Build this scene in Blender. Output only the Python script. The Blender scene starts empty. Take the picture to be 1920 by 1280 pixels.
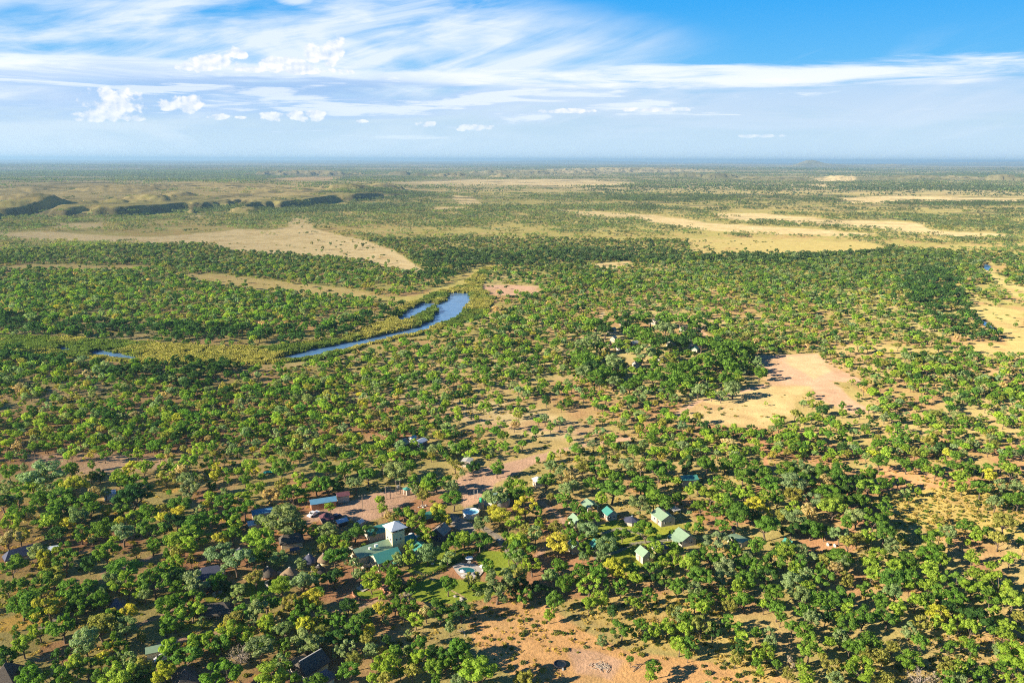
import bpy, math, random
import numpy as np
from mathutils import Matrix, Vector

random.seed(7)
RNG = np.random.default_rng(11)
S = bpy.context.scene
COL = S.collection
R = math.radians

# ------------------------------------------------------------------ camera
CAM_H = 120.0
PITCH, ROLL = 12.72, 0.2
FPX = 1507.0                      # focal length in pixels of the 1920 wide photograph
cam_data = bpy.data.cameras.new('camera')
cam = bpy.data.objects.new('camera', cam_data)
COL.objects.link(cam)
cam_data.sensor_width = 36
cam_data.lens = FPX / 1920 * 36
cam_data.clip_start = 1
cam_data.clip_end = 200000
CAMROT = Matrix.Rotation(R(90 - PITCH), 4, 'X') @ Matrix.Rotation(R(ROLL), 4, 'Z')
cam.matrix_world = Matrix.Translation((0, 0, CAM_H)) @ CAMROT
S.camera = cam
CR = np.array(CAMROT.to_3x3())

# ------------------------------------------------------------------ render / view
S.view_settings.view_transform = 'Standard'
S.view_settings.look = 'None'
S.view_settings.gamma = 1
S.view_settings.use_curve_mapping = False
S.view_settings.exposure = 1.15
S.cycles.max_bounces = 5
S.cycles.diffuse_bounces = 2
S.cycles.glossy_bounces = 2
S.cycles.transmission_bounces = 2
S.cycles.volume_bounces = 1
S.cycles.caustics_reflective = False
S.cycles.caustics_refractive = False
S.cycles.use_denoising = False
S.cycles.pixel_filter_type = 'BLACKMAN_HARRIS'
S.cycles.filter_width = 1.05
S.cycles.use_adaptive_sampling = True
S.cycles.adaptive_threshold = 0.015

# ------------------------------------------------------------------ sun
SUN_EL, SUN_PHI = 22.0, 24.0      # sun low on the left, a little behind the camera
sd = Vector((-math.cos(R(SUN_PHI)) * math.cos(R(SUN_EL)), -math.sin(R(SUN_PHI)) * math.cos(R(SUN_EL)), math.sin(R(SUN_EL))))
sl = bpy.data.lights.new('sun', 'SUN'); sl.energy = 5.0; sl.angle = R(0.5); sl.color = (1.0, 0.86, 0.66)
so = bpy.data.objects.new('sun', sl); COL.objects.link(so)
so.rotation_euler = sd.to_track_quat('Z', 'Y').to_euler()
so.location = (-300, -100, 300)

# ------------------------------------------------------------------ node helper
class G:
    def __init__(s, nt): s.nt = nt; s.x = 0
    def n(s, t, **k):
        nd = s.nt.nodes.new(t); s.x += 30; nd.location = (s.x, 0)
        for a, b in k.items(): setattr(nd, a, b)
        return nd
    def put(s, sock, v):
        if isinstance(v, bpy.types.NodeSocket): s.nt.links.new(v, sock)
        elif v is not None: sock.default_value = v
    def m(s, op, a, b=None, c=None, clamp=False):
        nd = s.n('ShaderNodeMath', operation=op, use_clamp=clamp)
        s.put(nd.inputs[0], a)
        if b is not None: s.put(nd.inputs[1], b)
        if c is not None: s.put(nd.inputs[2], c)
        return nd.outputs[0]
    def ss(s, v, lo, hi):
        nd = s.n('ShaderNodeMapRange', interpolation_type='SMOOTHSTEP')
        s.put(nd.inputs[0], v); s.put(nd.inputs[1], lo); s.put(nd.inputs[2], hi)
        return nd.outputs[0]
    def mix(s, f, a, b, blend='MIX'):
        nd = s.n('ShaderNodeMix', data_type='RGBA', blend_type=blend)
        s.put(nd.inputs[0], f)
        for i, v in ((6, a), (7, b)):
            if isinstance(v, tuple) and len(v) == 3: v = v + (1,)
            s.put(nd.inputs[i], v)
        return nd.outputs[2]
    def noise(s, vec, scale, detail=4, rough=0.55, dist=0.0):
        nd = s.n('ShaderNodeTexNoise')
        s.put(nd.inputs['Vector'], vec)
        nd.inputs['Scale'].default_value = scale; nd.inputs['Detail'].default_value = detail
        nd.inputs['Roughness'].default_value = rough; nd.inputs['Distortion'].default_value = dist
        return nd.outputs['Fac']
    def vec(s, x, y, z=0.0):
        nd = s.n('ShaderNodeCombineXYZ'); s.put(nd.inputs[0], x); s.put(nd.inputs[1], y); s.put(nd.inputs[2], z)
        return nd.outputs[0]

# ------------------------------------------------------------------ world sky with clouds
W = bpy.data.worlds.new('World'); S.world = W; W.use_nodes = True
wt = W.node_tree; wt.nodes.clear(); g = G(wt)
tc = g.n('ShaderNodeTexCoord'); sep = g.n('ShaderNodeSeparateXYZ')
wt.links.new(tc.outputs['Generated'], sep.inputs[0])
X, Y, Z = sep.outputs
AZ = g.m('MULTIPLY', g.m('ARCTAN2', X, Y), 1000.0)          # azimuth, milliradians right of north
EL = g.m('MULTIPLY', g.m('ARCSINE', Z), 1000.0)             # elevation, milliradians
sky = g.n('ShaderNodeTexSky', sky_type='NISHITA', sun_disc=False)
sky.sun_elevation = R(SUN_EL)
sky.sun_rotation = math.atan2(sd.x, sd.y)
sky.altitude = 1000; sky.air_density = 1.0; sky.dust_density = 0.6; sky.ozone_density = 2.5
nis = g.mix(1.0, sky.outputs[0], (0.085, 0.085, 0.085), 'MULTIPLY')
ramp = g.n('ShaderNodeValToRGB'); wt.links.new(g.m('DIVIDE', EL, 1571.0), ramp.inputs[0])
rs = ramp.color_ramp
stops = [(0.0, (.60, .76, .90)), (0.03, (.50, .72, .93)), (0.07, (.12, .53, 1.0)), (0.125, (.008, .40, 1.0)),
         (0.2, (.03, .16, .44)), (1.0, (.012, .05, .17))]
rs.elements[0].position = 0; rs.elements[0].color = stops[0][1] + (1,)
rs.elements[1].position = 1; rs.elements[1].color = stops[-1][1] + (1,)
for p, c in stops[1:-1]:
    e = rs.elements.new(p); e.color = c + (1,)
base = g.mix(0.92, nis, ramp.outputs[0])
def gauss(ax, ay, cx, cy, rx, ry):
    dx = g.m('DIVIDE', g.m('SUBTRACT', ax, cx), rx); dy = g.m('DIVIDE', g.m('SUBTRACT', ay, cy), ry)
    return g.m('SUBTRACT', 1.0, g.m('ADD', g.m('MULTIPLY', dx, dx), g.m('MULTIPLY', dy, dy)))
def px(x): return math.atan((x - 960) / FPX) * 1000
def pe(y): return (300 - y) / FPX * 1000
# high cirrus veil, streaks rising to the right
s1 = g.m('ADD', g.m('MULTIPLY', EL, 1.0), g.m('MULTIPLY', AZ, -0.26))
v1 = g.vec(g.m('MULTIPLY', AZ, 0.0045), g.m('MULTIPLY', s1, 0.028), 3.1)
n1 = g.noise(v1, 1.0, 7, 0.6, 0.6)
v1b = g.vec(g.m('MULTIPLY', AZ, 0.004), g.m('MULTIPLY', EL, 0.02), 9.0)
n1b = g.noise(v1b, 1.0, 5, 0.55, 1.0)
veilmask = g.ss(gauss(AZ, EL, px(330), pe(125), 560, 80), -0.5, 0.7)
streak = g.ss(gauss(s1, AZ, 197, px(850), 20, 330), -0.5, 0.9)
cir = g.m('ADD', g.m('MULTIPLY', g.ss(n1, 0.30, 0.78), veilmask), g.m('MULTIPLY', veilmask, g.m('MULTIPLY', g.ss(n1b, 0.34, 0.70), 0.7)), clamp=True)
streak2 = g.m('MULTIPLY', streak, g.ss(n1, 0.3, 0.62))
right = g.m('MULTIPLY', g.ss(n1, 0.46, 0.8), g.ss(EL, 150, 90))
cirrus = g.m('MAXIMUM', g.m('MULTIPLY', cir, 0.86), g.m('MAXIMUM', g.m('MULTIPLY', streak2, 0.72), g.m('MULTIPLY', right, 0.42)))
topleft = g.m('MULTIPLY', g.ss(n1b, 0.45, 0.62), 0.45)
topleft = g.m('MULTIPLY', topleft, g.ss(EL, 330, 190))
cirrus = g.m('MAXIMUM', cirrus, g.m('MULTIPLY', topleft, g.ss(AZ, 150, -250)))
wisp = g.m('MULTIPLY', g.ss(g.m('ADD', gauss(AZ, EL, px(575), pe(40), 32, 9), g.m('MULTIPLY', g.m('SUBTRACT', n1, .5), 3.0)), 0.0, 0.9), 0.75)
cirrus = g.m('MAXIMUM', cirrus, wisp)
c1 = g.mix(cirrus, base, (.93, 1.0, 1.07))
# puffy detail noise shared by the low clouds
v2 = g.vec(g.m('MULTIPLY', AZ, 0.07), g.m('MULTIPLY', EL, 0.09), 0.0)
n2 = g.noise(v2, 1.0, 5, 0.5, 0.1)
v3 = g.vec(g.m('MULTIPLY', AZ, 0.006), g.m('MULTIPLY', EL, 0.06), 5.0)
n3 = g.noise(v3, 1.0, 8, 0.6, 0.4)
# white rim band and blue grey layer below it, on the left
bw = g.m('MULTIPLY', g.ss(g.m('ADD', gauss(AZ, EL, px(250), pe(160), 480, 13), g.m('MULTIPLY', g.m('SUBTRACT', n3, .5), 3.5)), -0.2, 0.9), 0.8)
c2 = g.mix(bw, c1, (1.1, 1.13, 1.16))
bl = g.ss(g.m('ADD', gauss(AZ, EL, px(420), pe(196), 480, 36), g.m('MULTIPLY', g.m('SUBTRACT', n3, .5), 3.6)), -0.1, 0.9)
c3 = g.mix(g.m('MULTIPLY', bl, 0.72), c2, (.42, .64, .98))
bl2 = g.ss(g.m('ADD', gauss(AZ, EL, px(560), pe(177), 220, 12), g.m('MULTIPLY', g.m('SUBTRACT', n3, .5), 3.6)), 0.0, 0.8)
c3 = g.mix(g.m('MULTIPLY', bl2, 0.5), c3, (.33, .55, .90))
# long white bands on the right, lilac underneath
br = g.ss(g.m('ADD', gauss(AZ, EL, px(1400), pe(158), 420, 14), g.m('MULTIPLY', g.m('SUBTRACT', n3, .5), 4.5)), -0.2, 1.1)
lil = g.ss(g.m('ADD', gauss(AZ, EL, px(1420), pe(205), 480, 36), g.m('MULTIPLY', g.m('SUBTRACT', n3, .5), 3.6)), -0.3, 0.9)
c4 = g.mix(g.m('MULTIPLY', lil, 0.55), c3, (.72, .84, 1.02))
c4 = g.mix(g.m('MULTIPLY', br, 0.8), c4, (1.08, 1.1, 1.14))
lw = g.m('MULTIPLY', g.ss(g.m('ADD', gauss(AZ, EL, px(700), pe(206), 640, 34), g.m('MULTIPLY', g.m('SUBTRACT', n3, .5), 9.0)), 0.9, 1.7), 0.55)
c4 = g.mix(lw, c4, (1.05, 1.1, 1.14))
# cumulus heads
heads = [(560, 151, 110, 6), (440, 140, 46, 13), (468, 130, 17, 12), (560, 140, 50, 12), (615, 128, 34, 19), (648, 108, 15, 19), (400, 150, 36, 8),
         (245, 212, 42, 20), (225, 232, 50, 9), (372, 210, 34, 13), (345, 214, 22, 8), (425, 230, 20, 5), (575, 226, 22, 10), (605, 226, 16, 10),
         (525, 228, 18, 8), (470, 231, 12, 3), (802, 238, 18, 6), (893, 243, 26, 6), (868, 247, 9, 3), (688, 234, 12, 2.5), (1410, 258, 40, 3),
         (1220, 212, 60, 4), (1060, 214, 50, 4)]
f = None
for (cx, cy, rx, ry) in heads:
    q = gauss(AZ, EL, px(cx), pe(cy), rx / FPX * 1000, ry / FPX * 1000)
    f = q if f is None else g.m('MAXIMUM', f, q)
ff = g.m('ADD', f, g.m('MULTIPLY', g.m('SUBTRACT', n2, 0.5), 5.0))
cum = g.m('MULTIPLY', g.ss(ff, -0.25, 0.6), g.ss(f, -1.6, -0.6))
v4 = g.vec(g.m('MULTIPLY', g.m('ADD', AZ, 3.0), 0.07), g.m('MULTIPLY', g.m('SUBTRACT', EL, 3.0), 0.09), 0.0)
n2b = g.noise(v4, 1.0, 5, 0.5, 0.1)
relief = g.m('MULTIPLY_ADD', g.m('SUBTRACT', n2, n2b), 2.6, 0.66, clamp=True)
cc = g.mix(relief, (.62, .76, .96), (1.08, 1.08, 1.08))
c5 = g.mix(g.m('MULTIPLY', cum, 0.92), c4, cc)
# pale murk at the horizon and a plain ground colour below it
c6 = g.mix(g.m('MULTIPLY', g.ss(EL, 70, 0), 0.7), c5, (.66, .88, 1.08))
c7 = g.mix(g.ss(Z, -0.05, -0.001), (.18, .18, .12), c6)
bg = g.n('ShaderNodeBackground'); wt.links.new(c7, bg.inputs[0]); bg.inputs[1].default_value = 0.45
wo = g.n('ShaderNodeOutputWorld'); wt.links.new(bg.outputs[0], wo.inputs[0])
W.cycles.sampling_method = 'MANUAL'; W.cycles.sample_map_resolution = 512

# ------------------------------------------------------------------ pixel <-> ground
def ray(pxx, pyy):
    d = np.stack([(np.asarray(pxx, float) - 960) / FPX, -(np.asarray(pyy, float) - 640) / FPX, -np.ones_like(np.asarray(pxx, float))], -1)
    return d @ CR.T
def at(pxx, pyy, z=0.0):
    d = ray(pxx, pyy)
    t = (z - CAM_H) / d[..., 2]
    return d[..., 0] * t, d[..., 1] * t
def P(x, y, z=0.0):
    a, b = at(x, y, z); return float(a), float(b)
def proj(x, y, z):
    v = np.stack([x, y, z - CAM_H], -1) @ CR
    w = np.where(-v[..., 2] > 1e-3, -v[..., 2], 1e-3)
    return 960 + FPX * v[..., 0] / w, 640 - FPX * v[..., 1] / w, -v[..., 2]
def mpp(x, y):
    a, b = P(x, y); return math.sqrt(a * a + b * b + CAM_H ** 2) / FPX

# ------------------------------------------------------------------ numpy noise, polygons
def vn(x, y, sc, seed=0):
    x = x / sc; y = y / sc
    xi = np.floor(x).astype(np.int64); yi = np.floor(y).astype(np.int64)
    fx = x - xi; fy = y - yi
    fx = fx * fx * (3 - 2 * fx); fy = fy * fy * (3 - 2 * fy)
    def h(a, b):
        n = (a * 374761393 + b * 668265263 + seed * 974711) & 0x7fffffff
        n = ((n ^ (n >> 13)) * 1274126177) & 0x7fffffff
        return ((n ^ (n >> 16)) & 0xffff) / 65535.0
    return (h(xi, yi) * (1 - fx) + h(xi + 1, yi) * fx) * (1 - fy) + (h(xi, yi + 1) * (1 - fx) + h(xi + 1, yi + 1) * fx) * fy
def fbm(x, y, sc, seed=0, o=4):
    s = 0; a = .5; t = 0
    for i in range(o):
        s = s + a * vn(x, y, sc / 2 ** i, seed + i * 17); t += a; a *= .5
    return s / t
def poly_sd(x, y, pts, ysc=1.0):
    """signed distance (positive inside) to polygon in its own units; y multiplied by ysc first"""
    pts = np.array(pts, float); pts[:, 1] *= ysc; y = y * ysc
    d = np.full(x.shape, 1e18); ins = np.zeros(x.shape, bool)
    n = len(pts)
    for i in range(n):
        ax, ay = pts[i]; bx, by = pts[(i + 1) % n]
        ex, ey = bx - ax, by - ay
        t = np.clip(((x - ax) * ex + (y - ay) * ey) / (ex * ex + ey * ey + 1e-9), 0, 1)
        d = np.minimum(d, (x - ax - ex * t) ** 2 + (y - ay - ey * t) ** 2)
        c = (ay > y) != (by > y)
        xx = ax + (y - ay) / (by - ay + 1e-12) * ex
        ins ^= c & (x < xx)
    return np.where(ins, 1, -1) * np.sqrt(d)
def line_d(x, y, pts, ysc=1.0):
    d = np.full(x.shape, 1e18)
    y = y * ysc
    for (ax, ay), (bx, by) in zip(pts, pts[1:]):
        ay *= ysc; by *= ysc
        ex, ey = bx - ax, by - ay
        t = np.clip(((x - ax) * ex + (y - ay) * ey) / (ex * ex + ey * ey + 1e-9), 0, 1)
        d = np.minimum(d, (x - ax - ex * t) ** 2 + (y - ay - ey * t) ** 2)
    return np.sqrt(d)
def sstep(v, a, b):
    t = np.clip((v - a) / (b - a), 0, 1); return t * t * (3 - 2 * t)

# ------------------------------------------------------------------ where things lie (traced on the ground plane)
WATER = [
    [(841, 549), (881, 549), (884, 564), (864, 588), (860, 597), (848, 598), (823, 607), (803, 619), (760, 627), (702, 640), (655, 652),
     (600, 664), (560, 671), (513, 672), (560, 661), (600, 652), (640, 644), (700, 632), (755, 620), (788, 610), (812, 600), (813, 590),
     (824, 583), (820, 576), (818, 571), (839, 561)],
    [(747, 595), (760, 585), (793, 568), (818, 569), (810, 577), (793, 586), (774, 595), (752, 602)],
    [(115, 651), (128, 650), (140, 655), (134, 660), (120, 657)],
    [(168, 656), (190, 657), (215, 661), (272, 671), (262, 674), (215, 669), (178, 664)],
    [(1842, 601), (1849, 604), (1866, 619), (1861, 620), (1846, 610)],
    [(1848, 495), (1857, 499), (1853, 508), (1845, 504)],
]
REEDS = [(-60, 630), (130, 636), (250, 643), (400, 653), (520, 652), (640, 636), (740, 596), (745, 580), (790, 560), (836, 543), (862, 538), (905, 503), (932, 499),
         (905, 528), (905, 545), (930, 560), (905, 596), (868, 606), (800, 626), (700, 648), (600, 676), (500, 684), (350, 686), (270, 684), (150, 672), (-60, 656)]
def inwater(x, y, z=-0.9):
    q = np.full(np.shape(x), -1e9)
    for w in WATER:
        wx, wy = at(np.array([p[0] for p in w]), np.array([p[1] for p in w]), -0.9)
        lo, hi = wy.min() - 30, wy.max() + 30; l, h = wx.min() - 30, wx.max() + 30
        m = (y > lo) & (y < hi) & (x > l) & (x < h)
        if m.any():
            q[m] = np.maximum(q[m], poly_sd(x[m], y[m], np.stack([wx, wy], 1)))
    return q          # metres inside the water outline
# hills: (px, py of foot, half width px, height m, depth stretch)
HILLS = [(55, 400, 55, 17, .9), (95, 398, 38, 15, .8), (150, 396, 40, 14, .7), (215, 394, 34, 12, .8), (285, 391, 55, 19, .8), (335, 384, 42, 17, .8), (465, 398, 36, 16, .6),
         (230, 372, 90, 12, .9), (520, 370, 120, 10, .8), (655, 368, 46, 24, .7), (715, 360, 50, 22, .6), (400, 362, 120, 12, .8), (120, 368, 120, 12, .8), (10, 390, 60, 16, 1.0),
         (750, 329, 22, 45, .6), (840, 332, 40, 40, .6), (790, 331, 22, 36, .6), (935, 333, 20, 40, .6), (1090, 329, 40, 36, .5), (1290, 333, 45, 46, .5), (1350, 335, 40, 50, .5),
         (1570, 337, 55, 40, .5), (1885, 340, 36, 60, .4), (1740, 336, 80, 40, .5), (1450, 338, 70, 28, .5), (1000, 325, 120, 46, .4), (580, 328, 90, 50, .4), (1180, 322, 140, 60, .4)]
HILLS = [(a, b, c * (.8 if b > 355 else 1), d * (.7 if b > 355 else .7), e) for a, b, c, d, e in HILLS]
HB = []
for (hx, hy, hw, hh, st) in HILLS:
    a, b = P(hx, hy); k = math.hypot(a, b) / FPX
    HB.append((a, b, hw * k, hh, st))
def terrain(x, y):
    r = np.hypot(x, y)
    z = (fbm(x, y, 90, 3, 3) - .5) * 1.2 * sstep(r, 250, 600) + (fbm(x, y, 14, 5, 2) - .5) * .22
    z = z + (fbm(x, y, 420, 8, 3) - .5) * 8 * sstep(r, 900, 2600)
    z = z + (fbm(x, y, 2600, 21, 4) - .45) * 70 * sstep(r, 4200, 15000)
    z = z + (fbm(x, y, 5200, 33, 3) - .4) * 60 * sstep(r, 15000, 34000)
    # ragged escarpment and the plateau behind it, on the left
    ppx = x / np.maximum(y, 1)
    edge = np.interp(ppx, [-.80, -.62, -.50, -.42, -.33, -.25, -.2, -.13, -.05], [1700, 1740, 1760, 1790, 1880, 2150, 2350, 2600, 2900])
    gul = (fbm(x, y * .22, 120, 43, 4) - .5) * 760 + (fbm(x, y * .5, 38, 47, 3) - .5) * 110
    e = y - edge + gul
    z = z + (sstep(e, 0, 85) * 19 + sstep(e, 150, 420) * 9 * fbm(x, y, 200, 49, 3)) * sstep(ppx, -.09, -.2) * sstep(y, 5200, 3300) * sstep(r, 1300, 1600)
    warp = (fbm(x, y, 70, 41, 3) - .5)
    for (a, b, w, h, st) in HB:
        m = (np.abs(x - a) < w * 3) & (np.abs(y - b) < w * 4)
        if not m.any(): continue
        dx = (x[m] - a) / w; dy = (y[m] - b) / (w * st * 1.3)
        q = np.sqrt(dx * dx + dy * dy) + warp[m] * 1.3 + (fbm(x[m], y[m], 22, 45, 3) - .5) * .7
        z[m] = z[m] + h * sstep(q, 1.25, .12)
    # the lone kopje and the low ridge on the skyline
    def mound(pxx, dist, w, h, st=.5):
        a = (pxx - 960) / FPX * dist
        dx = (x - a) / w; dy = (y - dist) / (w * st)
        return h * np.exp(-(dx * dx + dy * dy)) 
    z = z + mound(1503, 16500, 260, 110, 1) + mound(1530, 16800, 700, 55, 1) + mound(1650, 17500, 500, 50, 1) + mound(1620, 20000, 900, 45, 1)
    z = z + mound(1800, 36000, 3200, 60, .8) + mound(1900, 33000, 2400, 90, .8) + mound(1080, 36000, 3600, 90, .8) + mound(620, 37000, 4000, 60, .8) + mound(60, 36000, 3000, 50, .8)
    z = np.minimum(z, 168)
    # keep the lodge ground level and cut the river bed
    q = inwater(x, y)
    z = np.where(q > -14, z * sstep(q, -4, -14) , z)
    z = z - 2.2 * sstep(q, -1.6, 1.0)
    return z

# ground colours (what the surface is made of)
STRAW = np.array([.42, .335, .145]); SOIL = np.array([.36, .195, .11]); PINK = np.array([.50, .33, .235]); PALE = np.array([.51, .415, .235])
LAWN = np.array([.23, .30, .04]); OLIVE = np.array([.27, .275, .085]); GREY = np.array([.22, .20, .18]); WOOD = np.array([.10, .11, .055]); MUD = np.array([.12, .10, .06])
# (polygon in photo pixels, colour, feather px, strength, tree density inside or None)
ZONES = [
    ([(-20, 352), (200, 346), (420, 345), (560, 350), (640, 362), (560, 380), (470, 388), (340, 386), (200, 394), (-20, 396)], np.array([.40, .325, .155]), 3, .85, 4),
    # far pale strips
    ([(690, 347), (760, 341), (880, 337), (1080, 336), (1200, 343), (1130, 350), (900, 347), (720, 346)], PALE, 1.2, 1, 0),
    ([(490, 337), (560, 332), (640, 331), (636, 338), (560, 343)], PALE * np.array([1.05, .9, .8]), 1.0, 1, 0),
    ([(1520, 337), (1610, 336), (1590, 341), (1540, 341)], PALE, .8, 1, 0),
    ([(1510, 348), (1560, 346), (1570, 351), (1520, 351)], PALE, .8, 1, 0),
    ([(0, 332), (210, 331), (208, 334), (0, 334)], PALE, .8, .8, 1),
    ([(1560, 372), (1700, 367), (1920, 372), (1920, 381), (1750, 377), (1600, 382)], PALE, 1.6, 1, 0),
    ([(1180, 401), (1240, 404), (1330, 418), (1500, 428), (1640, 438), (1600, 444), (1440, 438), (1320, 432), (1200, 412)], PALE, 2, 1, 0),
    ([(1330, 399), (1430, 400), (1560, 412), (1700, 415), (1740, 420), (1700, 432), (1580, 424), (1480, 417), (1360, 410)], PALE, 2, 1, .5),
    ([(1630, 425), (1720, 420), (1760, 434), (1880, 438), (1920, 446), (1820, 446), (1700, 436)], PALE, 2, 1, .5),
    ([(1040, 393), (1120, 396), (1200, 402), (1180, 410), (1080, 402)], PALE, 2, .9, 1),
    ([(850, 366), (890, 370), (905, 384), (870, 386), (850, 376)], PALE, 2, .9, 1),
    ([(800, 388), (870, 388), (880, 394), (810, 396)], PALE, 2, .8, 1),
    ([(1440, 455), (1640, 452), (1660, 470), (1480, 478), (1400, 470)], np.array([.38, .33, .13]), 4, 1, 1),
    ([(1290, 447), (1500, 447), (1640, 458), (1640, 472), (1480, 480), (1300, 476)], np.array([.40, .34, .14]), 5, .9, 1.5),
    # the big plain
    ([(-20, 437), (100, 434), (180, 440), (290, 443), (400, 436), (450, 430), (500, 432), (560, 424), (590, 430), (690, 452), (740, 472), (800, 509), (785, 511), (700, 494),
      (640, 483), (560, 478), (440, 470), (380, 456), (300, 457), (180, 452), (60, 449), (0, 440)], PALE * 1.06, 2.5, .95, .7),
    ([(100, 420), (200, 418), (190, 427), (110, 428)], PALE, 2, .8, 1),
    ([(340, 405), (380, 403), (370, 408)], PALE, 1.5, .8, 1),
    ([(540, 408), (590, 412), (580, 430), (540, 425)], PALE, 2, .8, 1),
    # grassy gaps beyond the river
    ([(0, 500), (120, 496), (260, 500), (300, 506), (150, 508), (0, 506)], STRAW * 1.05, 3, .9, 1.5),
    ([(310, 514), (420, 516), (560, 532), (680, 545), (720, 556), (640, 556), (480, 545), (400, 530)], STRAW * 1.05, 4, .9, 1.5),
    ([(640, 560), (740, 556), (800, 545), (840, 530), (860, 520), (900, 500), (930, 497), (905, 520), (840, 545), (760, 568)], np.array([.40, .36, .12]), 4, 1, 0),
    ([(880, 545), (905, 534), (1012, 536), (1005, 550), (960, 553), (900, 552)], PINK, 3, 1, .5),
    ([(1100, 495), (1180, 490), (1190, 500), (1120, 503)], PALE, 2, .8, 1),
    # right hand river bed
    ([(1852, 492), (1866, 500), (1872, 516), (1925, 540), (1925, 560), (1900, 556), (1862, 526), (1845, 508)], np.array([.42, .37, .16]), 4, .9, 2),
    ([(1825, 574), (1860, 572), (1925, 580), (1925, 668), (1890, 645), (1872, 622), (1835, 600), (1818, 584)], np.array([.44, .38, .16]), 5, .9, 2),
    ([(1800, 640), (1925, 650), (1925, 672), (1830, 664)], STRAW * 1.1, 4, .9, 1),
    ([(1560, 648), (1700, 652), (1720, 660), (1580, 656)], STRAW * 1.1, 4, .8, 1.5),
    # air strip / sports field and its surroundings
    ([(1290, 752), (1350, 740), (1430, 720), (1530, 724), (1495, 745), (1478, 776), (1440, 798), (1370, 804), (1300, 790), (1265, 778)], PALE * np.array([1., .95, .85]), 5, .95, 1.6),
    ([(1408, 668), (1525, 663), (1612, 718), (1556, 717), (1530, 726), (1440, 722), (1426, 692)], PINK, 3, .95, 0),
    ([(1480, 668), (1525, 665), (1560, 692), (1520, 712), (1490, 690)], PALE, 6, .7, 0),
    ([(1515, 726), (1556, 718), (1640, 772), (1605, 780), (1545, 752)], PINK, 4, .9, .3),
    ([(1000, 745), (1150, 752), (1290, 800), (1180, 812), (1050, 788), (960, 768)], STRAW, 12, .5, None),
    ([(640, 740), (800, 742), (960, 756), (1120, 800), (1180, 822), (1100, 832), (960, 812), (800, 775)], PALE, 12, .8, None),
    ([(50, 852), (200, 850), (320, 862), (300, 880), (160, 890), (60, 878)], PINK * 1.08, 8, .8, None),
    # foreground
    ([(868, 1150), (900, 1132), (960, 1118), (1010, 1130), (1040, 1150), (1090, 1180), (1180, 1222), (1300, 1236), (1420, 1250), (1500, 1290), (1000, 1290), (930, 1240), (880, 1200)], np.array([.55, .33, .15]), 8, 1, None),
    ([(1060, 1215), (1120, 1222), (1170, 1240), (1140, 1275), (1080, 1262)], PINK, 8, .8, None),
    ([(1640, 878), (1700, 872), (1790, 888), (1800, 915), (1740, 918), (1650, 905)], np.array([.52, .30, .15]), 7, 1, None),
    ([(1650, 925), (1760, 915), (1930, 900), (1930, 1010), (1800, 1005), (1700, 985)], np.array([.42, .34, .11]), 10, .9, None),
    ([(1040, 1125), (1300, 1115), (1420, 1170), (1440, 1290), (1330, 1240), (1180, 1205)], np.array([.47, .36, .13]), 10, .8, None),
    ([(570, 968), (640, 948), (700, 925), (775, 912), (790, 930), (765, 948), (720, 975), (690, 985), (640, 965), (600, 978)], PINK, 4, 1, 0),
    ([(850, 905), (880, 885), (940, 870), (1000, 850), (1030, 855), (985, 880), (940, 905), (935, 935), (900, 942), (870, 950), (850, 930)], PINK, 4, 1, 0),
    ([(845, 960), (880, 975), (905, 985), (890, 1005), (850, 985), (835, 975)], GREY * 1.5, 3, .9, 0),
    ([(1180, 875), (1240, 925), (1360, 945), (1420, 960), (1360, 1010), (1290, 960), (1180, 920)], SOIL, 14, .9, None),
    ([(1010, 1035), (1110, 1040), (1100, 1060), (1020, 1062)], SOIL * 1.1, 5, .9, None),
    ([(1500, 990), (1600, 985), (1610, 1030), (1560, 1060), (1510, 1040)], SOIL * 1.15, 8, .9, None),
    ([(745, 1120), (770, 1095), (800, 1085), (880, 1085), (960, 1100), (905, 1122), (860, 1132), (800, 1128)], LAWN, 2.5, 1, 0),
    ([(905, 1030), (985, 1035), (985, 1070), (935, 1080), (900, 1062), (892, 1045)], LAWN, 2.5, 1, 0),
    ([(815, 1028), (875, 1030), (905, 1026), (875, 1045), (840, 1062), (790, 1078), (760, 1070), (800, 1050)], LAWN, 2, 1, 0),
    ([(1108, 992), (1150, 975), (1200, 972), (1240, 985), (1280, 990), (1262, 1010), (1290, 1030), (1230, 1060), (1180, 1075), (1130, 1060), (1100, 1020)], LAWN * np.array([1.1, 1, 1]), 3, 1, 0),
    ([(1175, 972), (1310, 985), (1300, 1005), (1240, 1000), (1180, 990)], LAWN * np.array([1.2, 1, 1]), 3, .7, 0),
    ([(380, 1120), (470, 1090), (560, 1085), (540, 1105), (450, 1122), (390, 1132)], LAWN * .9, 4, 1, None),
    ([(330, 1170), (400, 1160), (400, 1172), (340, 1185), (320, 1180)], LAWN, 3, .9, None),
    ([(665, 1105), (700, 1108), (722, 1105), (718, 1118), (690, 1124), (668, 1118)], LAWN, 2, 1, 0),
    ([(0, 1160), (60, 1148), (90, 1165), (20, 1185), (-10, 1185)], np.array([.55, .36, .10]), 6, .9, None),
    ([(20, 1100), (90, 1098), (100, 1112), (30, 1118)], np.array([.55, .36, .10]), 4, .9, None),
    ([(280, 905), (340, 908), (320, 925), (285, 922)], np.array([.56, .36, .10]), 4, .9, None),
    ([(60, 1210), (150, 1195), (190, 1212), (120, 1245), (60, 1240)], SOIL * 1.1, 6, .8, None),
]
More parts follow.
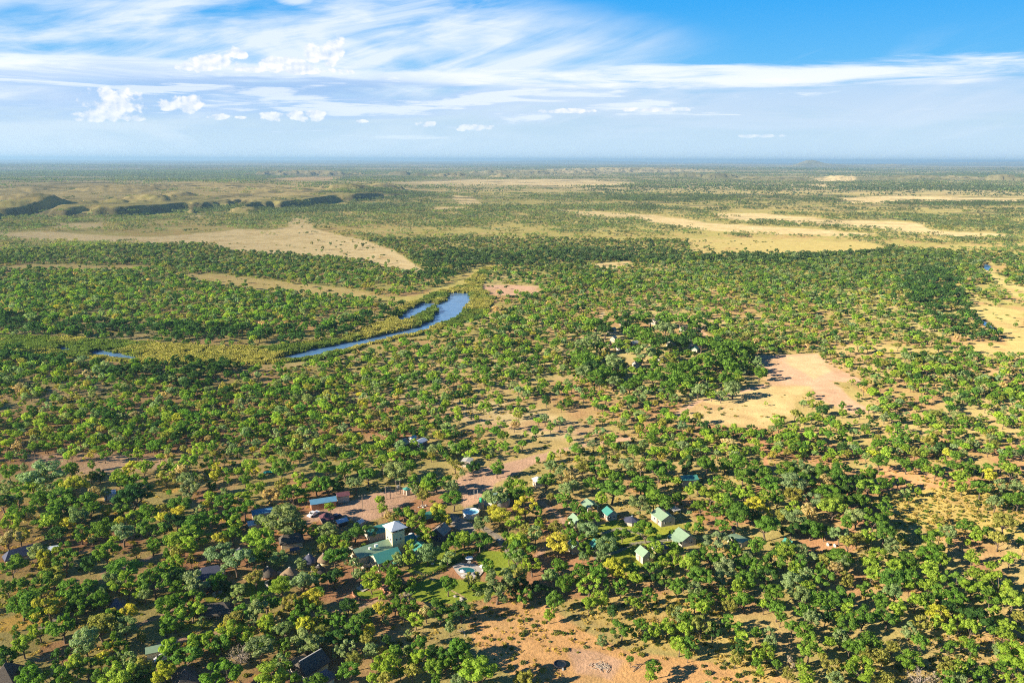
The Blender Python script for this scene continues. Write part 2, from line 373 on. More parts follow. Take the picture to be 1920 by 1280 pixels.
# tracks: (points, half width px, colour)
TRACKS = [
    ([(560, 985), (640, 958), (710, 935), (780, 925), (850, 918)], 7, PINK),
    ([(880, 915), (950, 878), (1030, 848), (1110, 832), (1180, 822)], 6, PINK),
    ([(1262, 782), (1310, 752), (1370, 738), (1430, 722)], 5, PINK),
    ([(1130, 585), (1118, 620), (1130, 660)], 3, PALE), ([(1300, 610), (1340, 640), (1400, 668)], 3.5, PINK),
    ([(1360, 620), (1290, 600), (1220, 590)], 2.5, PALE),
    ([(0, 1232), (50, 1198), (85, 1170), (120, 1150)], 5, GREY * 1.35),
    ([(190, 1075), (270, 1052), (330, 1030), (370, 1015)], 6, PINK * .95),
    ([(240, 1180), (300, 1155), (350, 1132)], 6, PINK * .85), ([(300, 1205), (420, 1185), (470, 1170)], 7, PINK * .9),
    ([(560, 1155), (680, 1138), (740, 1112)], 5.5, PINK * .95), ([(0, 1268), (60, 1240), (110, 1222)], 4, PINK * .9),
    ([(905, 985), (935, 1005), (960, 1035)], 8, GREY * 1.2),
    ([(1130, 1000), (1165, 990), (1205, 1000)], 4, GREY * 1.3), ([(1120, 1045), (1160, 1035), (1190, 1020), (1230, 1014), (1262, 1012)], 5, GREY * 1.1),
    ([(1020, 940), (1060, 975), (1040, 1010), (1010, 1040)], 6, PINK * .85),
    ([(1430, 820), (1440, 880), (1415, 930)], 5, SOIL * 1.2), ([(1560, 660), (1700, 655), (1850, 662)], 3, STRAW * 1.1),
    ([(780, 1070), (800, 1078), (812, 1085)], 2.5, PINK), ([(845, 1105), (862, 1114), (872, 1122)], 1.8, PINK), ([(770, 1093), (800, 1078)], 2, PINK),
    ([(640, 1128), (665, 1105), (680, 1090), (695, 1078)], 1.6, PALE),
    ([(860, 780), (960, 800), (1100, 812)], 2.5, PINK), ([(740, 610), (800, 640), (900, 700)], 0.1, PALE),
]
def ground_colour(x, y):
    r = np.hypot(x, y)
    n1 = fbm(x, y, 60, 51, 4); n2 = fbm(x, y, 16, 61, 4); n3 = fbm(x, y, 300, 71, 4)
    c = SOIL * np.ones(x.shape + (1,))
    def lay(c, col, f): return c * (1 - f[..., None]) + np.asarray(col) * f[..., None]
    c = lay(c, STRAW, sstep(n1 * .6 + n2 * .4, .40, .58) * .9)
    c = lay(c, OLIVE, sstep(n3 * .4 + n2 * .6, .45, .6) * .4)
    c = lay(c, STRAW * .9, sstep(r, 300, 480) * .45)
    c = lay(c, PALE, sstep(r, 330, 520) * sstep(n1, .44, .6) * .35)
    c = lay(c, OLIVE, sstep(r, 330, 800) * sstep(n3 * .4 + n2 * .6, .36, .56) * .8)
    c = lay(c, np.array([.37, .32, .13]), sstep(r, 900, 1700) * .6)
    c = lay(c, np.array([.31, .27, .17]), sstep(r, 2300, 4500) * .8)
    # woodland floor and distant woods, long belts of them
    wn = fbm(x * .35, y, 520, 81, 5)
    c = lay(c, WOOD * 1.15, sstep(r, 1500, 3200) * sstep(wn, .44, .58) * .6)
    wn2 = fbm(x * .3, y, 1900, 91, 5)
    c = lay(c, WOOD, sstep(r, 3600, 7000) * sstep(wn2, .43, .57) * .7)
    u, v, w = proj(x, y, np.zeros_like(x))
    ok = w > 10
    wob = 1.0 + 3.0 * sstep(v, 330, 900)
    u2 = u + (fbm(x, y, 40, 101, 4) - .5) * 14 * wob; v2 = v + (fbm(x, y, 40, 111, 4) - .5) * 3.2 * wob
    for (pts, col, fe, st, dn) in ZONES:
        pa = np.array(pts, float)
        m = ok & (u > pa[:, 0].min() - 40) & (u < pa[:, 0].max() + 40) & (v > pa[:, 1].min() - 20) & (v < pa[:, 1].max() + 20)
        if not m.any(): continue
        crisp = np.allclose(col / np.max(col), LAWN / np.max(LAWN), atol=.2)
        uu, vv = (u[m] * .7 + u2[m] * .3, v[m] * .7 + v2[m] * .3) if crisp else (u2[m], v2[m])
        sd_ = poly_sd(uu, vv, pts, 2.0)
        f = sstep(sd_, -fe, fe) * st
        f = f * (.55 + .45 * sstep(n2[m], .30, .5)) if not crisp else f
        c[m] = lay(c[m], col, f)
    for (pts, hw, col) in TRACKS:
        pa = np.array(pts, float)
        m = ok & (u > pa[:, 0].min() - 30) & (u < pa[:, 0].max() + 30) & (v > pa[:, 1].min() - 20) & (v < pa[:, 1].max() + 20)
        if not m.any(): continue
        d = line_d(u[m] * .6 + u2[m] * .4, v[m] * .6 + v2[m] * .4, pts, 2.0)
        c[m] = lay(c[m], col, sstep(d, hw * 1.15, hw * .7) * .9)
    ppx = x / np.maximum(y, 1); edge = np.interp(ppx, [-.80, -.62, -.50, -.42, -.33, -.25, -.2, -.13, -.05], [1700, 1740, 1760, 1790, 1880, 2150, 2350, 2600, 2900])
    e = y - edge + (fbm(x, y * .22, 120, 43, 4) - .5) * 760 + (fbm(x, y * .5, 38, 47, 3) - .5) * 110
    c = lay(c, np.array([.13, .115, .07]), sstep(e, 5, 25) * sstep(e, 80, 50) * sstep(fbm(x, y, 60, 57, 3), .40, .58) * sstep(ppx, -.09, -.2) * (r > 1300) * (r < 3400) * .8)  # dark scrub on the cliff, with gully shade worked into its colour
    q = inwater(x, y)
    rd = np.zeros(x.shape)
    m = ok & (v > 490) & (v < 690) & (u < 960)
    rd[m] = sstep(poly_sd(u2[m], v2[m], REEDS, 1.0), -3, 3)
    c = lay(c, np.array([.36, .34, .10]), rd * .9)
    c = lay(c, MUD, sstep(q, -3.5, -.5))
    c = c * (.82 + .36 * fbm(x, y, 5, 121, 3))[..., None]
    return np.clip(c, 0, 1)

# ------------------------------------------------------------------ mesh helpers
def tag(o, label=None, cat=None, group=None, kind=None):
    if label: o['label'] = label
    if cat: o['category'] = cat
    if group: o['group'] = group
    if kind: o['kind'] = kind
    return o
def raw_mesh(name, V, F, mats=(), smooth=False, midx=None):
    V = np.asarray(V, np.float32); F = np.asarray(F, np.int32)
    me = bpy.data.meshes.new(name)
    me.vertices.add(len(V)); me.vertices.foreach_set('co', V.ravel())
    k = F.shape[1]
    me.loops.add(F.size); me.loops.foreach_set('vertex_index', F.ravel())
    me.polygons.add(len(F)); me.polygons.foreach_set('loop_start', np.arange(len(F), dtype=np.int32) * k)
    me.polygons.foreach_set('loop_total', np.full(len(F), k, np.int32))
    if smooth: me.polygons.foreach_set('use_smooth', np.ones(len(F), bool))
    for m in mats: me.materials.append(m)
    me.update(calc_edges=True)
    return me
def link(name, me, parent=None, loc=(0, 0, 0), rz=0):
    o = bpy.data.objects.new(name, me); COL.objects.link(o)
    o.location = loc; o.rotation_euler = (0, 0, rz)
    if parent is not None: o.parent = parent
    return o
def new_mat(name):
    m = bpy.data.materials.new(name); m.use_nodes = True; m.node_tree.nodes.clear(); return m, G(m.node_tree)
def finish(m, g_, sh):
    o = g_.n('ShaderNodeOutputMaterial'); g_.nt.links.new(sh, o.inputs[0]); return m

# ------------------------------------------------------------------ ground
def ground_mat():
    m, q = new_mat('ground_soil')
    at_ = q.n('ShaderNodeAttribute', attribute_name='cover')
    geo = q.n('ShaderNodeNewGeometry')
    pos = geo.outputs['Position']
    a = q.noise(pos, 0.9, 5, .65); b = q.noise(pos, 0.12, 4, .6); e = q.noise(pos, 3.5, 2, .6)
    dist = q.n('ShaderNodeVectorMath', operation='LENGTH'); q.put(dist.inputs[0], pos)
    far = q.ss(dist.outputs['Value'], 900.0, 3000.0)
    c = q.mix(1.0, at_.outputs['Color'], q.mix(a, (.52, .50, .46), (1.42, 1.42, 1.38)), 'MULTIPLY')
    c = q.mix(1.0, c, q.mix(b, (.80, .78, .76), (1.20, 1.2, 1.18)), 'MULTIPLY')
    # scattered dry tufts and low green growth
    c = q.mix(q.m('MULTIPLY', q.ss(e, .60, .70), .5), c, (.12, .10, .04))
    c = q.mix(q.m('MULTIPLY', q.ss(q.noise(pos, 1.7, 3, .6), .60, .68), .4), c, (.17, .20, .06))
    mp = q.n('ShaderNodeMapping'); q.put(mp.inputs[0], pos); mp.inputs['Scale'].default_value = (.35, 1, 1)
    w1 = q.noise(mp.outputs[0], .012, 6, .7)
    c = q.mix(q.m('MULTIPLY', far, q.ss(w1, .50, .62)), c, (.10, .10, .06))
    c = q.mix(q.m('MULTIPLY', far, q.m('MULTIPLY', q.ss(w1, .42, .34), .4)), c, (.42, .33, .2))
    d = q.n('ShaderNodeBsdfDiffuse'); q.put(d.inputs[0], c); d.inputs[1].default_value = .8
    bp = q.n('ShaderNodeBump'); bp.inputs['Strength'].default_value = .8; bp.inputs['Distance'].default_value = .35
    q.put(bp.inputs['Height'], a); q.put(d.inputs['Normal'], bp.outputs[0])
    return finish(m, q, d.outputs[0])
def ground():
    r = np.concatenate([np.geomspace(30, 140, 30, endpoint=False), np.geomspace(140, 400, 330, endpoint=False),
                        np.geomspace(400, 1300, 280, endpoint=False), np.geomspace(1300, 8000, 300, endpoint=False), np.geomspace(8000, 42000, 150)])
    A = 38.0
    a = np.concatenate([np.linspace(-A, A, 900), np.linspace(A, 360 - A, 110)[1:-1]])
    a = np.radians(a)
    na, nr = len(a), len(r)
    RR, AA = np.meshgrid(r, a, indexing='ij')
    x = (RR * np.sin(AA)).ravel(); y = (RR * np.cos(AA)).ravel()
    z = terrain(x, y); c = ground_colour(x, y)
    V = np.stack([x, y, z], 1)
    V = np.vstack([V, [[0, 0, 0]]]); c = np.vstack([c, [SOIL]])
    i = np.arange(nr - 1)[:, None] * na; j = np.arange(na)[None, :]; jn = (j + 1) % na
    F = np.stack([i + j, i + na + j, i + na + jn, i + jn], -1).reshape(-1, 4)
    jj = np.arange(0, na - 1, 2)
    cen = len(V) - 1
    C = np.stack([np.full(len(jj), cen), jj, jj + 1, (jj + 2) % na], 1)
    F = np.vstack([F, C])[:, ::-1]
    me = raw_mesh('ground', V, F, [ground_mat()], smooth=True)
    at_ = me.attributes.new('cover', 'FLOAT_COLOR', 'POINT')
    at_.data.foreach_set('color', np.hstack([c, np.ones((len(c), 1))]).astype(np.float32).ravel())
    return tag(link('ground', me), 'dry savanna ground of red soil and straw coloured grass', kind='structure')
ground()

# water
def water_mat(name, col=(.012, .035, .05), rough=.06, bump=.25, sc=1.2):
    m, q = new_mat(name)
    p = q.n('ShaderNodeBsdfPrincipled')
    geo = q.n('ShaderNodeNewGeometry')
    q.put(p.inputs['Base Color'], q.mix(q.noise(geo.outputs['Position'], .08, 4), col + (1,), tuple(min(1, v * 2.2) for v in col) + (1,)))
    p.inputs['Roughness'].default_value = rough; p.inputs['IOR'].default_value = 1.33
    bp = q.n('ShaderNodeBump'); bp.inputs['Strength'].default_value = bump; bp.inputs['Distance'].default_value = .12
    q.put(bp.inputs['Height'], q.noise(geo.outputs['Position'], sc, 4, .6)); q.put(p.inputs['Normal'], bp.outputs[0])
    return finish(m, q, p.outputs[0])
MW = water_mat('river_water', (.07, .15, .27), .16, .35)
def flat_rect(name, pts, z, mat):
    V = [(a, b, z) for a, b in pts]
    me = bpy.data.meshes.new(name); me.from_pydata(V, [], [tuple(range(len(V)))]); me.materials.append(mat)
    return link(name, me)
def rect_around(idx):
    X_, Y_ = [], []
    for k in idx:
        a, b = at(np.array([p[0] for p in WATER[k]]), np.array([p[1] for p in WATER[k]]), -.9); X_ += list(a); Y_ += list(b)
    return [(min(X_) - 6, min(Y_) - 6), (max(X_) + 6, min(Y_) - 6), (max(X_) + 6, max(Y_) + 6), (min(X_) - 6, max(Y_) + 6)]
for nm, idx, lb in (('river', (0, 1), 'calm blue river bending through reed beds'), ('river', (2, 3), 'narrow blue reach of the river among dark trees at left'),
                    ('stream', (4, 5), 'thin blue stream in the pale bed at right')):
    tag(flat_rect(nm, rect_around(idx), -.9, MW), lb, kind='structure')

# ------------------------------------------------------------------ foliage
TINT = {'d': (.070, .155, .045), 'g': (.155, .290, .050), 'l': (.300, .430, .065), 'y': (.50, .50, .075), 's': (.270, .365, .170),
        'o': (.330, .335, .090), 't': (.52, .43, .22), 'b': (.38, .33, .28)}
def leaf_mat(name, instancer):
    m, q = new_mat(name)
    if instancer:
        a = q.n('ShaderNodeAttribute', attribute_name='tint', attribute_type='INSTANCER'); col = a.outputs['Color']
    else:
        a = q.n('ShaderNodeObjectInfo'); col = a.outputs['Color']
    v = q.n('ShaderNodeAttribute', attribute_name='leafv')
    f = v.outputs['Fac']
    c = q.mix(1.0, col, q.mix(f, (.55, .62, .6), (1.55, 1.42, 1.2)), 'MULTIPLY')
    d = q.n('ShaderNodeBsdfDiffuse'); q.put(d.inputs[0], c)
    t = q.n('ShaderNodeBsdfTranslucent'); q.put(t.inputs[0], q.mix(1.0, c, (1.25, 1.35, .7), 'MULTIPLY'))
    mx = q.n('ShaderNodeMixShader'); mx.inputs[0].default_value = .42
    q.nt.links.new(d.outputs[0], mx.inputs[1]); q.nt.links.new(t.outputs[0], mx.inputs[2])
    return finish(m, q, mx.outputs[0])
LEAF_I = leaf_mat('leaf_foliage_mass', True); LEAF_O = leaf_mat('leaf_foliage', False)
def bark_mat():
    m, q = new_mat('bark')
    tcn = q.n('ShaderNodeTexCoord')
    d = q.n('ShaderNodeBsdfDiffuse'); q.put(d.inputs[0], q.mix(q.noise(tcn.outputs['Object'], 6, 4), (.07, .05, .035), (.24, .19, .15)))
    return finish(m, q, d.outputs[0])
BARK = bark_mat()
def unit(v): return v / np.maximum(np.linalg.norm(v, axis=-1, keepdims=True), 1e-9)
def leaf_quads(C, N, size, rng):
    """quads centred on C facing N with half size SIZE"""
    n = len(C)
    t = unit(np.cross(N, unit(rng.normal(size=(n, 3)))))
    b = np.cross(N, t)
    s = (size * rng.uniform(.6, 1.35, n))[:, None]
    k = rng.uniform(.5, .9, n)[:, None]
    V = np.stack([C - t * s, C - b * s * k, C + t * s, C + b * s * k], 1).reshape(-1, 3)
    F = np.arange(n * 4).reshape(-1, 4)
    return V, F
def tube(pts, rad, k=5):
    pts = np.array(pts, float); V = []; F = []
    for i, p in enumerate(pts):
        d = unit(pts[min(i + 1, len(pts) - 1)] - pts[max(i - 1, 0)])
        u = unit(np.cross(d, [.3, .9, .1])); w = np.cross(d, u)
        for j in range(k):
            a = 2 * math.pi * j / k
            V.append(p + (u * math.cos(a) + w * math.sin(a)) * rad[i])
    for i in range(len(pts) - 1):
        for j in range(k):
            F.append((i * k + j, i * k + (j + 1) % k, (i + 1) * k + (j + 1) % k, (i + 1) * k + j))
    return np.array(V), np.array(F)
def merge(parts):
    V, F, o = [], [], 0
    for v, f in parts:
        V.append(v); F.append(f + o); o += len(v)
    return np.vstack(V), np.vstack(F)
def crown_clusters(shape, rng):
    """cluster centres and radii for a tree of crown radius 3.3 and height 7.5"""
    Rr, H = 3.3, 7.5
    out = []
    n = {'lopsided': 16, 'round': 19, 'flat': 18, 'tall': 16, 'ragged': 15}[shape]
    k = 0
    while len(out) < n and k < 900:
        k += 1
        a = rng.uniform(0, 2 * math.pi); u = rng.uniform(-1, 1); r = rng.uniform(.3, 1) ** .4
        p = np.array([math.cos(a) * math.sqrt(1 - u * u), math.sin(a) * math.sqrt(1 - u * u), u]) * r
        if shape == 'flat':
            c = np.array([p[0] * Rr * .82, p[1] * Rr * .82, H * .68 + p[2] * 1.3 - .07 * (p[0] ** 2 + p[1] ** 2) * Rr]); rr = rng.uniform(.75, 1.15)
        elif shape == 'lopsided':
            c = np.array([p[0] * Rr * .62 + (1.2 if k % 3 else -1.5), p[1] * Rr * .9, H * (.64 if k % 3 else .46) + p[2] * (1.5 if k % 3 else .9)]); rr = rng.uniform(.6, 1.15)
        elif shape == 'tall':
            c = np.array([p[0] * Rr * .7, p[1] * Rr * .7, H * .56 + p[2] * 2.6]); rr = rng.uniform(.75, 1.15)
        elif shape == 'ragged':
            c = np.array([p[0] * Rr * .86, p[1] * Rr * .86, H * .58 + p[2] * 2.1]); rr = rng.uniform(.6, 1.1)
        else:
            c = np.array([p[0] * Rr * .8, p[1] * Rr * .8, H * .58 + p[2] * 2.1]); rr = rng.uniform(.85, 1.3)
        if all(np.linalg.norm(c - q[0]) > .52 * (rr + q[1]) for q in out): out.append((c, rr))
    return out
def crown_mesh(name, shape, nleaf, size, seed, mats, bare=False, gap=.5):
    rng = np.random.default_rng(seed)
    cl = crown_clusters(shape, rng)
    area = sum(r * r for _, r in cl)
    Cs, Ns = [], []
    for c, r in cl:
        n = int(nleaf * r * r / area)
        d = unit(rng.normal(size=(n, 3)))
        # sub lobes make each cluster lumpy
        lob = unit(rng.normal(size=(7, 3)))
        w = (np.clip(d @ lob.T, 0, 1) ** 6).max(1)
        rad = r * (.62 + .48 * w) * rng.uniform(.72, 1.05, n)
        p = c + d * rad[:, None] * np.array([1, 1, .8])
        Cs.append(p); Ns.append(unit(d + rng.normal(size=(n, 3)) * .42 + np.array([-.12, -.05, .3])*0 + np.array([0, 0, .3])))
    C = np.vstack(Cs); N = np.vstack(Ns)
    V, F = leaf_quads(C, N, size, rng)
    me = raw_mesh(name, V, F, mats)
    lv = rng.uniform(0, 1, len(C)) * .6 + .4 * vn(C[:, 0] * 1.0 + 50, C[:, 1] + C[:, 2] * 1.7, 1.2, seed)
    a = me.attributes.new('leafv', 'FLOAT', 'FACE'); a.data.foreach_set('value', lv.astype(np.float32))
    return me, cl
def trunk_parts(cl, rng, bare=False, k=5):
    H = 7.5
    lean = rng.normal(size=2) * .25
    fork = np.array([lean[0], lean[1], H * rng.uniform(.22, .32)])
    parts = [tube([(0, 0, -.4), fork * .5 + rng.normal(size=3) * .05, fork], [.26, .20, .17], k)]
    for c, r in cl[:9 if not bare else 16]:
        mid = fork * .45 + c * .55 + np.array([0, 0, -.35]) + rng.normal(size=3) * .15
        parts.append(tube([fork, mid, c], [.12, .075, .03], max(3, k - 1)))
        if bare:
            for _ in range(7):
                e = c + unit(rng.normal(size=3)) * rng.uniform(.7, 1.5)
                parts.append(tube([mid * .4 + c * .6, (c + e) / 2 + rng.normal(size=3) * .12, e], [.045, .03, .012], 3))
    return parts
SHAPES = ['round', 'flat', 'ragged', 'lopsided', 'tall', 'flat', 'ragged', 'round', 'lopsided', 'ragged', 'flat', 'lopsided', 'round']
WORD = {'round': 'round-crowned', 'flat': 'spreading', 'ragged': 'loose-crowned', 'tall': 'narrow'}
NEAR = []
for i, sh in enumerate(SHAPES):
    rng = np.random.default_rng(100 + i)
    cm, cl = crown_mesh('crown', sh, 3600, .19, 200 + i, [LEAF_O])
    V, F = merge(trunk_parts(cl, rng))
    tm = raw_mesh('trunk', V, F, [BARK], smooth=True)
    NEAR.append((sh, cm, tm))
BARE = []
for i in range(2):
    rng = np.random.default_rng(300 + i)
    cl = crown_clusters('round', rng)
    cm, _ = crown_mesh('crown', 'round', 420, .13, 310 + i, [LEAF_O])
    V, F = merge(trunk_parts(cl, rng, bare=True))
    m_, q_ = new_mat('pale_bark')
    d_ = q_.n('ShaderNodeBsdfDiffuse'); q_.put(d_.inputs[0], (.42, .36, .31, 1)); finish(m_, q_, d_.outputs[0])
    BARE.append(('round', cm, raw_mesh('trunk', V, F, [m_], smooth=True)))

